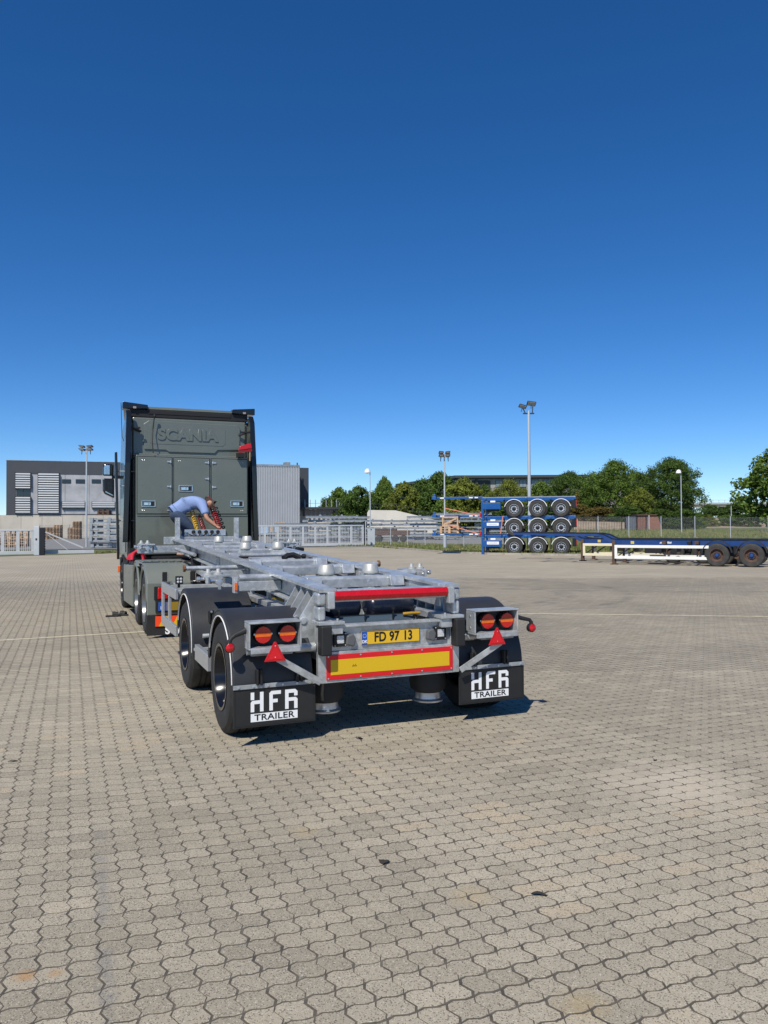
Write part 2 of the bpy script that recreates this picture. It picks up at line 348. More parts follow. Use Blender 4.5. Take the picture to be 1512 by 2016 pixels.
for n, (d2, k, j, x, y) in enumerate(stones):
    pn = noise.noise(Vector((k * .045, j * .028, 1.7))); pn2 = noise.noise(Vector((k * .012, j * .012, 5.1)))
    patch = (.20 if pn > .10 else 0) + (-.22 if pn < -.22 else 0) + pn2 * .34
    for poly, dt in PATCH:
        c = False
        for (xa, ya), (xb, yb) in zip(poly, poly[1:] + poly[:1]):
            if (ya > y) != (yb > y) and x < (xb - xa) * (y - ya) / (yb - ya) + xa: c = not c
        if c: patch += dt
    wl = LANET[(k // 2) % 1000]; patch -= .10 * (wl and rs.random() < .7)
    vi = 4 * rs.randrange(4) + ROWT[j % 1000] + 2 * wl; tint = min(1, max(.02, rs.gauss(.50, .19) + patch)); jz = rs.uniform(-.0005, .0007); tl = (max(-.007, min(.007, rs.gauss(0, .004))), max(-.007, min(.007, rs.gauss(0, .004))), THG + rs.gauss(0, .005))
    if n < 300:
        o = link('paver', VMESH[vi], pavo, (x, y, .008 + jz), tl); o['stone'] = tint
    else:
        vs, fs = VARS[vi]
        if y > 9: fs = [fs[0], fs[13]]
        b0 = len(fieldv); ca, sa = math.cos(tl[2]), math.sin(tl[2])
        if y > 9:
            use = sorted(set(i for f in fs for i in f)); mp_ = {a: b for b, a in enumerate(use)}
            vv = [vs[i] for i in use]; fs = [tuple(mp_[i] for i in f) for f in fs]
        else: vv = vs
        fieldv += [(x + p * ca - q * sa, y + p * sa + q * ca, .008 + jz + r_ + (tl[0] * q - tl[1] * p) * (y < 9)) for p, q, r_ in vv]
        fieldf += [tuple(i + b0 for i in f) for f in fs]; fieldt += [tint] * len(vv)
me = bpy.data.meshes.new('paver_field'); me.from_pydata(fieldv, [], fieldf); me.materials.append(PAV)
me.attributes.new('tint', 'FLOAT', 'POINT').data.foreach_set('value', fieldt); me.update()
pf = link('paver_field', me, pavo); pf['kind'] = 'stuff'
# far sheet: same paving where the stones are a few pixels at most
fs_ = MB()
def ring(z, *pts): fs_.add([(p[0], p[1], z) for p in pts], [tuple(range(len(pts)))])
EL_, EN = .58 * NEAR + 2.45, .58 * .9 + 2.45; NF = NEAR - .15
ring(.0072, (-EL_, NF), (EL_, NF), *[(b.x, b.y) for b in B[::-1]])
ring(.0070, (-45, -12), (-EL_, NF), (B[0].x, B[0].y)); ring(.0070, (45, -12), (B[-1].x, B[-1].y), (EL_, NF))
ring(.0068, (-45, -12), (45, -12), (EN, 1.05), (-EN, 1.05))
ring(.0066, (-45, -12), (-EN, 1.05), (-EL_, NF)); ring(.0066, (45, -12), (EL_, NF), (EN, 1.05))
ff = fs_.build('distant_paving', PAVF, pavo, recalc=False); ff['kind'] = 'stuff'

# painted bay lines
LINE = mat('worn yellowish line paint', (.70, .62, .42), .7, 0, .15, 25, dirt=(.42, .37, .28), dirtamt=.7, dscale=9)
def gline(a, b, wd, lab):
    a = Vector(a); b = Vector(b); d = (b - a).normalized(); n = Vector((-d.y, d.x, 0)) * wd / 2; m = MB(); k = 40
    for i in range(k):
        p = a + (b - a) * (i / k); q = a + (b - a) * ((i + 1) / k); m.quad(*[(s.x, s.y, .0125) for s in (p - n, q - n, q + n, p + n)])
    o = m.build('line_marking', LINE); o['kind'] = 'structure'; o['label'] = lab
a, b = gp(0, 1262), gp(365, 1240); d = b - a
gline(a - d * .6, b + d * .7, .07, 'thin yellowish painted line left of the truck')
a, b = gp(1040, 1209), gp(1512, 1215); d = b - a
gline(a - d * .35, b + d * .4, .07, 'thin yellowish painted line right of the trailer')

# terrain: one sheet to the horizon, grass, yard surfaces, kerb
GRASSG = mat('dry grass ground', (.10, .115, .036), .95, 0, .45, .8, dirt=(.20, .165, .085), dirtamt=.8, dscale=.35)
ASPH = mat('pale old asphalt', (.21, .205, .195), .9, 0, .15, .8, .15, 60)
SANDG = mat('dry soil', (.30, .235, .16), .95, 0, .3, .7)
KERB = mat('concrete kerb', (.36, .33, .28), .9, 0, .25, 2.5, dirt=(.16, .13, .08), dirtamt=.7, dscale=1.2)
g = MB().add([(-3000, -60, -.06), (3000, -60, -.06), (3000, 3500, -.06), (-3000, 3500, -.06)], [(0, 1, 2, 3)]).build('ground', GRASSG); g['kind'] = 'structure'
y0 = MB().add([(-75, 56.5, -.012), (-1, 66, -.012), (4, 160, -.012), (-75, 160, -.012)], [(0, 1, 2, 3)]).build('yard_asphalt', ASPH); y0['kind'] = 'structure'
y1 = MB().add([(-1, 76, -.008), (12, 72, -.008), (24, 128, -.008), (4, 150, -.008)], [(0, 1, 2, 3)])
y1 = y1.build('storage_yard', ASPH); y1['kind'] = 'structure'
def mz(px, Y):
    s = min(1, max(0, (px - 985) / 150)); return max(0, Y - 52) * .022 * s * s * (3 - 2 * s) if Y < 112 else 1.32 * s * s * (3 - 2 * s)
mv, mf = [], []; mY = [52, 58, 64, 72, 80, 90, 100, 112, 140]; mX = list(range(985, 1800, 35))
for Y in mY:
    for px in mX: mv.append(((px - 756) / FPX * Y, Y, mz(px, Y) - .03))
for i in range(len(mY) - 1):
    for k in range(len(mX) - 1): a = i * len(mX) + k; mf.append((a, a + 1, a + len(mX) + 1, a + len(mX)))
mo = MB().add(mv, mf).build('meadow', GRASSG, smooth=True); mo['kind'] = 'structure'
kb = [gp(735, 1076), gp(770, 1079), gp(800, 1082), gp(835, 1085), gp(868, 1088), gp(960, 1092), gp(1140, 1095), gp(1300, 1099), gp(1512, 1103), gp(1512, 1103) + Vector((20, -4, 0))]
m = MB()
for a, b in zip(kb, kb[1:]):
    n_ = max(1, int((b - a).length / 1.0))
    for i in range(n_): m.bar(a + (b - a) * (i / n_) + Vector((0, .08, .05)), a + (b - a) * ((i + .985) / n_) + Vector((0, .08, .05)), .14, .14)
k_ = m.build('kerb', KERB, bevel=.01); k_['kind'] = 'structure'
# verge grass: tufts thick enough to read as rough grass
GB = [mat('grass blades green', (.13, .165, .04), .8, 0, .3, .6), mat('grass blades straw', (.26, .22, .095), .85, 0, .3, .6)]
def tufts(name, polyfn, n, h, lab, seed):
    r = random.Random(seed); m = MB()
    for _ in range(n):
        p = polyfn(r); hh = h * r.uniform(.5, 1.2); a = r.uniform(0, 6.3); s = r.uniform(.04, .12); m.cm = 0 if r.random() < .72 else 1
        dx, dy = math.cos(a) * s, math.sin(a) * s; l = Vector((r.gauss(0, .06), r.gauss(0, .06), hh))
        m.quad(p + Vector((-dx, -dy, 0)), p + Vector((dx, dy, 0)), p + l)
    o = m.build(name, GB, recalc=False); o['kind'] = 'stuff'; o['label'] = lab
    return o
def strip(px0, px1, y0, y1):
    def f(r):
        px = r.uniform(px0, px1)
        # kerb line at this column
        for (a, b) in zip(bound, bound[1:]):
            if a[0] <= px <= b[0]: by = a[1] + (b[1] - a[1]) * (px - a[0]) / (b[0] - a[0]); break
        else: by = bound[-1][1]
        g0 = gp(px, by); v = g0.copy(); v.z = 0
        v = v * ((v.length + y0 + (y1 - y0) * r.random() ** 1.3) / v.length); v.z = mz(px, v.y) - .05; return v
    return f
tufts('grass', strip(735, 1512, .3, 22), 26000, .22, 'rough green and straw grass verge behind the kerb', 5)
tufts('grass', strip(1080, 1560, 8, 58), 40000, .42, 'tall green meadow grass around the chain link fence at right', 9)
tufts('grass', strip(190, 300, .1, 4), 2500, .16, 'narrow grass verge beside the left gate', 6)
tufts('grass', strip(500, 730, 3.5, 9), 4000, .2, 'dry grass strip behind the sliding gate', 8)

# ------------------------------------------------------------------ shared wheels (axis x, outer face towards -x)
def wheel_meshes(r, wd, rr, tyre, rimm, hubm, dish, name, bolts=10, ring=None):
    h = wd / 2
    t = MB(); p = [(rr - .012, h - .03), (rr, h - .01), (rr + .03, h), (r * .80, h + .004), (r - .045, h - .002), (r - .012, h - .028), (r, h - .055)]
    gr = []
    for i in range(4):
        c = h - .055 - (2 * h - .11) * (i + 1) / 5
        gr += [(r, c + .008), (r - .011, c + .007), (r - .011, c - .007), (r, c - .008)]
    prof = p + gr + [(a, -b) for a, b in p[::-1]]
    t.lathe((0, 0, 0), 'x', [(a, -b) for a, b in prof], 48, False)
    tm = t.mesh('wheel', tyre, 25)
    q = MB(); q.lathe((0, 0, 0), 'x', [(rr + .012, -h + .006), (rr + .012, -h - .004), (rr - .012, -h - .002), (rr - .02, -h + .03), (rr - .035, -h + .06), (rr - .045, -h + dish), (rr * .62, -h + dish + .015), (rr * .55, -h + dish - .015), (rr * .34, -h + dish - .02), (rr * .34, -h + dish + .05), (0.0001, -h + dish + .05)], 40, False)
    rm = q.mesh('rim', rimm, 30)
    b = MB()
    b.lathe((0, 0, 0), 'x', [(rr * .30, -h + dish + .04), (rr * .30, -h + dish - .045), (rr * .26, -h + dish - .075), (rr * .1, -h + dish - .085), (.0001, -h + dish - .085)], 24)
    for i in range(bolts):
        a = 2 * math.pi * i / bolts; b.tube((-h + dish - .005, rr * .44 * math.cos(a), rr * .44 * math.sin(a)), (-h + dish - .05, rr * .44 * math.cos(a), rr * .44 * math.sin(a)), .014, n=6)
    hm = b.mesh('hub', hubm, 30)
    hole = None
    if ring:                                      # silver pressed disc: ten bright lands between dark hand holes, thin bright rim edge
        o = MB()
        for i in range(10):
            a0, a1 = 2 * math.pi * (i + .14) / 10, 2 * math.pi * (i + .86) / 10; q0, q1 = rr * .42, rr * .74; z_ = -h + dish - .022
            o.add([(z_, q0 * math.cos(a0), q0 * math.sin(a0)), (z_, q1 * math.cos(a0), q1 * math.sin(a0)), (z_ - .01, q1 * math.cos((a0 + a1) / 2), q1 * math.sin((a0 + a1) / 2)), (z_, q1 * math.cos(a1), q1 * math.sin(a1)), (z_, q0 * math.cos(a1), q0 * math.sin(a1))], [(0, 1, 2, 3, 4)])
        o.lathe((0, 0, 0), 'x', [(rr + .004, -h - .006), (rr - .014, -h - .006)], 40, False)
        hole = o.mesh('disc', ring)
    return tm, rm, hm, hole
def wheel(ms, parent, loc, rz=0):
    o = link('wheel', ms[0], parent, loc, (random.random() * 0, 0, rz))
    link('rim', ms[1], o); link('hub', ms[2], o)
    if ms[3]: link('disc', ms[3], o)
    return o

# ------------------------------------------------------------------ the container trailer in front
TH = R(22.9)
TO = Vector((.05496, 6.34986, 0))
T = empty('container_trailer', TO, TH, 'galvanised two axle container trailer with yellow number plate, coupled to the grey truck', 'trailer')
def zr(y): return 1.21 + .0345 * y
PITCHT = math.atan(.0345)
WT = wheel_meshes(.465, .39, .262, TYRE, RIMB, DARK, .15, 'trailer')
AX = (.60, 2.55)
for y in AX:
    wheel(WT, T, (-1.095, y, .465)); wheel(WT, T, (1.095, y, .465), math.pi)
    MB().tube((-1.0, y, .465), (1.0, y, .465), .065).box(-.62, -.42, y - .13, y + .12, .36, .6).box(.42, .62, y - .13, y + .12, .36, .6).tube((-.9, y, .465), (-.72, y, .465), .19, n=24).tube((.9, y, .465), (.72, y, .465), .19, n=24).build('axle', NAVY, T, .008, True)
# main rails
for sx in (-1, 1):
    m = MB()
    def pr(x0, x1, z0, z1, ya, yb):
        x0, x1 = sorted((x0 * sx, x1 * sx))
        m.hexa([(x0, ya, zr(ya) + z0), (x1, ya, zr(ya) + z0), (x1, yb, zr(yb) + z0), (x0, yb, zr(yb) + z0), (x0, ya, zr(ya) + z1), (x1, ya, zr(ya) + z1), (x1, yb, zr(yb) + z1), (x0, yb, zr(yb) + z1)])
    pr(.48, .625, -.032, 0, -.02, 8.75); pr(.497, .513, -.20, -.033, .1, 8.7); pr(.47, .585, -.225, -.201, .9, 8.4)
    m.build('main_rail', G, T, .004)
    # deeper rear section of the chassis with openings
    m = MB(); z = .62
    for a, b, z0, z1 in ((.12, 3.6, z, z + .06), (.12, 3.6, .90, .955)):
        m.box(*sorted((sx * .46, sx * .60)), a, b, z0, z1)
    for yy in (.12, 1.15, 1.45, 1.95, 3.1, 3.45): m.box(*sorted((sx * .515, sx * .545)), yy, yy + .14, z + .06, .90)
    m.build('lower_chassis_beam', G, T, .004)
    # web between lower beam and rail, posts leaving windows
    for yy in (1.3, 2.0, 2.75, 3.5, 4.3, 5.1, 6.0): MB().box(*sorted((sx * .49, sx * .53)), yy, yy + .05, .956 if yy < 3.6 else zr(yy) - .50, zr(yy) - .226).build('web_post', G, T, .003)
    m = MB()
    m.hexa([(sx * .47, 3.5, .90), (sx * .55, 3.5, .90), (sx * .55, 7.4, zr(7.4) - .44), (sx * .47, 7.4, zr(7.4) - .44), (sx * .47, 3.5, .96), (sx * .55, 3.5, .96), (sx * .55, 7.4, zr(7.4) - .38), (sx * .47, 7.4, zr(7.4) - .38)])
    m.build('lower_chord', G, T, .003)
    # tall triangular gussets beside the rear corner
    for i, yy in enumerate((.16, .34, .52, .70)):
        m = MB(); m.prism([(sx * .57, zr(yy) - .035), (sx * .60, zr(yy) - .035), (sx * .735, .97), (sx * .735, .80), (sx * .70, .74), (sx * .57, .74)], 'y', yy, yy + .012)
        m.tube((sx * .705, yy - .012, .945), (sx * .705, yy + .03, .945), .028, n=10)
        m.build('gusset', G, T, .002)
    MB().box(*sorted((sx * .60, sx * .745)), .10, .78, .725, .74).build('gusset_base', G, T, .003)
    for i in range(7): MB().tube((sx * .70, .14 + .095 * i, .70), (sx * .70, .14 + .095 * i, .765), .014, n=6).build('bolt', BOLT, T)
    # rear corner post: two faceted plates, foot plate, cap
    m = MB(); a, b = sorted((sx * .565, sx * .64))
    m.box(a, b, -.012, .12, 1.075, 1.177); m.box(a + .004, b - .004, -.008, .12, .955, 1.068)
    m.build('corner_post', G, T, .018)
    m = MB(); a, b = sorted((sx * .506, sx * .564)); m.box(a, b, -.055, .02, 1.05, 1.185); m.build('corner_bracket', G, T, .008)
    m = MB(); a, b = sorted((sx * .43, sx * .645)); m.box(a, b, -.07, .12, .925, .952); m.box(*sorted((sx * .44, sx * .54)), -.05, .06, .85, .924)
    m.tube((sx * .48, -.035, .95), (sx * .48, -.035, .972), .012, n=6); m.build('foot_plate', G, T, .004)
# rear top cross beam and red strip
MB().box(-.504, .504, -.015, .10, 1.10, 1.196).build('rear_cross_beam', G, T, .008)
MB().prism([(-.018, 1.190), (-.040, 1.186), (-.055, 1.150), (-.040, 1.116), (-.018, 1.112)], 'x', -.504, .504).build('red_marker_strip', RED, T, .003)
# cross members with container cones
def cross(y, w2=.47, h=.1, d=.16, nm='cross_member'):
    z = zr(y) - .002; m = MB()
    m.prism([(y - d / 2, z - h), (y + d / 2, z - h), (y + d / 2, z - .02), (y + d / 2 - .02, z), (y - d / 2 + .02, z), (y - d / 2, z - .02)], 'x', -w2, w2)
    m.build(nm, G, T, .004)
    for s in (-1, 1):
        g = MB(); a, b = sorted((s * .335, s * .475)); g.hexa([(a, y - d / 2 - .08, z - .09), (b, y - d / 2 - .08, z - .09), (b, y - d / 2 - .01, z - .09), (a, y - d / 2 - .01, z - .09), (a, y - d / 2 - .05, z + .006), (b, y - d / 2 - .05, z + .006), (b, y + .05, z + .012), (a, y + .05, z + .012)])
        g.build('gusset_plate', G, T, .004)
for y in (.93, 2.25, 4.34, 6.22, 8.05): cross(y)
for y, h in ((3.15, .14), (5.3, .12), (7.2, .12)): cross(y, h=h, d=.10)
MB().prism([(3.62, zr(3.6) - .02), (3.52, zr(3.6) - .12), (3.95, zr(3.9) - .12), (3.88, zr(3.9) - .02)], 'x', -.30, .30).build('centre_channel', G, T, .006)
for y in (1.01, 4.39, 6.26):
    for s in (-1, 1):
        c = MB(); z = zr(y) + (.045 if y > 2 else .012)
        c.lathe((s * .222, y, z), 'z', [(.060, -.03), (.060, .0), (.079, .004), (.082, .020), (.079, .028), (.070, .078), (.062, .090), (.045, .094), (.0001, .095)], 28)
        o = c.build('container_cone', CONE, T, smooth=True)
        b = MB(); b.prism([(s * .222 - .12, z - .10), (s * .222 + .12, z - .10), (s * .222 + .075, z - .012), (s * .222 - .075, z - .012)], 'y', y - .07, y + .07)
        b.build('cone_seat', G if y < 2 else GD, o, .006)
# dark rod, chain pocket
MB().tube((-.40, 3.98, zr(4) - .03), (.42, 3.92, zr(4) - .03), .017).tube((.42, 3.92, zr(4) - .03), (.47, 3.915, zr(4) - .03), .032).build('locking_rod', BLKM, T, smooth=True)
MB().path([(.0, 3.3, zr(3.3) + .0), (.06, 3.33, zr(3.3) + .03), (.14, 3.35, zr(3.3) + .035), (.22, 3.34, zr(3.3) - .0)], .035, 8).build('hose_bundle', RUB, T, smooth=True)
# suspension: air springs with pale pistons, tanks, hangers
for y in (.40, 2.9):
    for s in (-1, 1):
        MB().lathe((s * .478, y - .1, .255), 'z', [(.12, 0), (.155, .03), (.165, .09), (.15, .16), (.16, .2), (.155, .28), (.12, .32)], 28).build('air_spring', RUB, T, smooth=True)
        MB().lathe((s * .478, y - .1, .165), 'z', [(.10, 0), (.132, .008), (.136, .022), (.115, .036), (.110, .075), (.112, .088)], 28).build('spring_piston', ALU, T, smooth=True)
for s in (-1, 1):
    MB().bar((s * .478, .2, .40), (s * .478, 1.35, .5), .1, .09).bar((s * .478, 1.35, .5), (s * .478, 1.4, .62), .14, .12).bar((s * .478, 2.3, .40), (s * .478, 3.3, .5), .1, .09).build('trailing_arm', NAVY, T, .01)
    MB().lathe((s * .26 - .02, .62, .985), 'x', [(.0001, -.235), (.06, -.23), (.1, -.205), (.115, -.17), (.115, .17), (.1, .205), (.06, .23), (.0001, .235)], 28).build('air_tank', NAVY, T, smooth=True)
MB().lathe((0, .40, .84), 'x', [(.0001, -.42), (.05, -.42), (.085, -.38), (.09, -.3), (.09, .3), (.085, .38), (.05, .42), (.0001, .42)], 24).build('air_tank', mat('blue grey tank paint', (.05, .075, .10), .4), T, smooth=True)
MB().path([(.26, .34, .935), (.33, .32, .94), (.42, .34, .935)], .014, 8).build('yellow_cap', mat('yellow plastic', (.38, .22, .02), .5), T, smooth=True)
m = MB()
for i, x in enumerate((-.34, -.1, .16, .36)): m.tube((x, .33, .82), (x, .33, 1.0), .008, n=6).tube((x, .33, .98), (x, .33, 1.0), .018, n=6)
m.box(-.44, .44, .5, .54, .90, .925); m.build('tank_straps', DARK, T)
# rear panel: plate holder, shelf lip, underride face
MB().box(-.63, .63, .0, .055, .458, .705).build('underride_board', G, T, .004)
MB().box(-.545, .545, .018, .05, .706, .895).build('plate_panel', G, T, .003)
MB().box(-.60, .60, -.02, .10, .897, .915).build('panel_lip', G, T, .003)
for s in (-1, 1):
    MB().box(*sorted((s * .546, s * .63)), .0, .10, .706, .896).build('side_upright', G, T, .004)
    MB().box(*sorted((s * .548, s * .638)), -.105, -.002, .69, .924).build('rubber_buffer', RUB, T, .012)
b = MB().box(-.565, .565, -.010, -.002, .482, .682).build('rear_marking_board', REDF, T, .0)
bev(b, .003)
MB().box(-.53, .53, -.0125, -.0102, .522, .642).build('yellow_field', YELF, b)
m = MB()
for x in (-.55, -.275, 0, .275, .55):
    for z in (.495, .669): m.lathe((x, -.010, z), 'y', [(.007, 0), (.006, -.004), (.0001, -.005)], 10)
m.build('rivets', BOLT, b, smooth=True)
m = MB()
for x, h in ((-.348, .010), (-.340, .018), (-.331, .012), (-.322, .020), (-.315, .008)): m.box(x, x + .004, -.0132, -.0126, .578, .578 + h)
m.build('approval_mark', INK, b)
pl = MB().box(-.26, .26, .004, .0165, .742, .852).build('number_plate', YELP, T, .004)
MB().box(-.258, -.212, .0025, .0036, .744, .850).build('country_band', BLUP, pl)
m = MB()
for z0, z1 in ((.7425, .7455), (.8485, .8515)): m.box(-.259, .259, .0015, .0024, z0, z1)
for x0, x1 in ((-.2595, -.2565), (.2565, .2595)): m.box(x0, x1, .0015, .0024, .7425, .8515)
m.build('plate_border', INK, pl)
for body, x in (('FD', -.098), ('97', .028), ('13', .150)): text('registration', body, .106, INK, pl, (x, .003, .797), bold=.0026, sx=.84)
text('country_code', 'DK', .034, WHT, pl, (-.235, .0016, .767), bold=.0006)
m = MB()
for i in range(12):
    a = i * math.pi / 6; m.lathe((-.235 + .014 * math.cos(a), .002, .815 + .014 * math.sin(a)), 'y', [(.0022, 0), (.0001, -.0005)], 6)
m.build('star_ring', WHT, pl)
for s in (-1, 1):
    x = s * .449
    h = MB().box(x - .056, x + .056, -.012, .017, .742, .858).build('work_lamp', BLKM, T, .008)
    MB().box(x - .03, x + .03, -.017, -.0122, .77, .832).build('lamp_lens', LED, h, .002)
    m = MB()
    for dx in (-.045, .045):
        for dz in (-.047, .047): m.lathe((x + dx, -.012, .80 + dz), 'y', [(.006, 0), (.0001, -.004)], 8)
    m.build('lamp_screws', BOLT, h)
    MB().prism([(s * .36 - .045, .755), (s * .36 + .03, .735), (s * .36 + .045, .80), (s * .36 + .02, .845), (s * .36 - .035, .83)], 'y', -.025, .017).build('plate_lamp', mat('grey plastic', (.10, .105, .11), .5), T, .012)
# lamp boxes on the arms
def lampbox(x0, x1, s):
    z0, z1 = .775, .985; m = MB()
    m.box(x0, x1, -.105, .05, z1 - .014, z1); m.box(x0, x0 + .012, -.10, .05, z0 + .016, z1 - .015); m.box(x1 - .012, x1, -.10, .05, z0 + .016, z1 - .015); m.box(x0, x1, -.10, .05, z0, z0 + .015)
    fr = m.build('lamp_box', G, T, .003)
    MB().box(x0 + .013, x1 - .013, .03, .045, z0 + .016, z1 - .015).build('back_plate', mat('shade black back plate', (.035, .037, .04), .6, 0, .15, 8), fr)  # near-black colour stands in for the shade inside the box
    MB().box(x0 + .013, x1 - .013, -.115, -.1005, z0 - .028, z0 + .012).build('lower_lip', G, fr, .004)
    c = (x0 + x1) / 2; bm_ = MB()
    for cx in ((-1.085, -.892) if s < 0 else (.887, 1.078)):
        l = MB().lathe((cx, .03, .880), 'y', [(.069, 0), (.069, -.06), (.066, -.07)], 36).build('tail_lamp', BLKM, T, smooth=True)
        for z0_, z1_, mt, nm in ((-.065, -.0175, REDL, 'lower_lens'), (-.017, .017, AMB, 'indicator_lens'), (.0175, .065, REDL, 'upper_lens')):
            r_ = .0635; pts = []
            zs = [z0_ + (z1_ - z0_) * i / 8 for i in range(9)]
            pts = [(cx + math.sqrt(max(0, r_ * r_ - z * z)), .88 + z) for z in zs] + [(cx - math.sqrt(max(0, r_ * r_ - z * z)), .88 + z) for z in zs[::-1]]
            MB().prism(pts, 'y', -.041, -.053).build(nm, mt, l, .003)
        sc = MB()
        for dx in (-.066, .066): sc.lathe((cx + dx, -.039, .885), 'y', [(.008, 0), (.008, -.006), (.0001, -.007)], 8)
        sc.build('lens_screws', BOLT, l)
    for zz in (.83, .93):
        bm_.lathe((x0 - .001 if s > 0 else x1 + .001, -.02, zz), 'x', [(.011, -.004), (.011, .004), (.0001, .005)], 8)
    bm_.build('box_bolts', BOLT, T)
    # carrier tube, black flat below
    MB().tube((s * .64, .06, .745), (s * 1.19, .06, .745), .030, n=16).tube((s * .64, .06, .745), (s * .80, .06, .745), .036, n=16).build('lamp_carrier_tube', G, T, smooth=True)
    MB().box(*sorted((s * .84, s * 1.17)), -.01, .028, .715, .757).build('carrier_flat', GD, T, .004)
    # triangle
    cx = -1.010 if s < 0 else .939
    tr = MB().prism([(cx - .085, .684), (cx + .085, .684), (cx + .008, .832), (cx - .008, .832)], 'y', -.118, -.106).build('triangle_reflector', RED, T, .004)
    MB().prism([(cx - .058, .700), (cx + .058, .700), (cx, .80)], 'y', -.1205, -.1185).build('inner_triangle', REDF, tr)
    MB().lathe((cx, -.12, .715), 'y', [(.005, 0), (.0001, -.004)], 8).lathe((cx, -.12, .80), 'y', [(.005, 0), (.0001, -.004)], 8).build('reflector_rivets', BOLT, tr)
    MB().bar((s * .622, -.035, .478), (s * .985, -.098, .70), .052, .010, up=(0, -1, 0)).build('reflector_strut', G, T, .002)
    bx = MB(); xo = -1.208 if s < 0 else 1.16
    bx.path([(xo, .0, .915), (xo + s * .03, -.005, .905), (xo + s * .09, -.02, .885), (s * 1.325, -.03, .868), (s * 1.34, -.03, .845), (s * 1.34, -.03, .81)], [.026, .022, .018, .016, .018, .022], 10)
    bx.lathe((s * 1.34, -.03, .797), 'y', [(.038, .02), (.038, -.016)], 20)
    ar = bx.build('marker_arm', RUB, T, smooth=True)
    MB().lathe((s * 1.34, -.047, .797), 'y', [(.033, 0), (.032, -.01), (.022, -.017), (.0001, -.02)], 20).build('marker_lens', REDL, ar, smooth=True)
lampbox(-1.208, -.796, -1); lampbox(.729, 1.162, 1)
# fenders and flaps
def flapletters(par, x0, zt, y):
    """block letters H F R over a white TRAILER bar, about 0.37 m wide"""
    w_ = .100; h = .150; t_ = .0275; zb = zt - h
    def letter(nm, o, polys):
        m = MB()
        for p in polys: m.prism([(x0 + o + a, zb + b) for a, b in p], 'y', y - .0015, y)
        m.build(nm, WHT, par)
    def rect(a, b, c, d): return [(a, c), (b, c), (b, d), (a, d)]
    e = .0004; m1, m2 = .060, .087
    letter('letter_h', 0, [rect(0, t_, m2 + .006, h), [(0, 0), (t_, 0), (t_, m1), (w_ - t_ - e, m1), (w_ - t_ - e, m2), (.014, m2), (0, m2 - .014)], rect(w_ - t_, w_, 0, h)])
    letter('letter_f', .146, [[(0, 0), (t_, 0), (t_, h - t_), (w_ * .92, h - t_), (w_ * .92, h), (.016, h), (0, h - .016)], rect(t_ + e, w_ * .66, m1, m2)])
    o = .272
    letter('letter_r', o, [[(0, 0), (t_, 0), (t_, h - t_), (w_ - t_ - e, h - t_), (w_ - t_ - e, h), (0, h)], [(w_ - t_, m2 + .012), (w_, m2 + .012), (w_, h - .018), (w_ - .018, h), (w_ - t_, h)], rect(t_ + e, w_ - t_ - e, m1, m2), [(w_ - t_, 0), (w_, 0), (w_, m2 - .014), (w_ - .014, m2), (w_ - t_, m2)]])
    wd = o + w_
    bar = MB().box(x0, x0 + wd, y - .0015, y, zb - .076, zb - .014).build('name_bar', WHT, par)
    text('name_letters', 'TRAILER', .066, INK, bar, (x0 + wd / 2, y - .0022, zb - .046), ext=.0006, bold=.0012, sx=1.24, spacing=1.05)
FR = .555
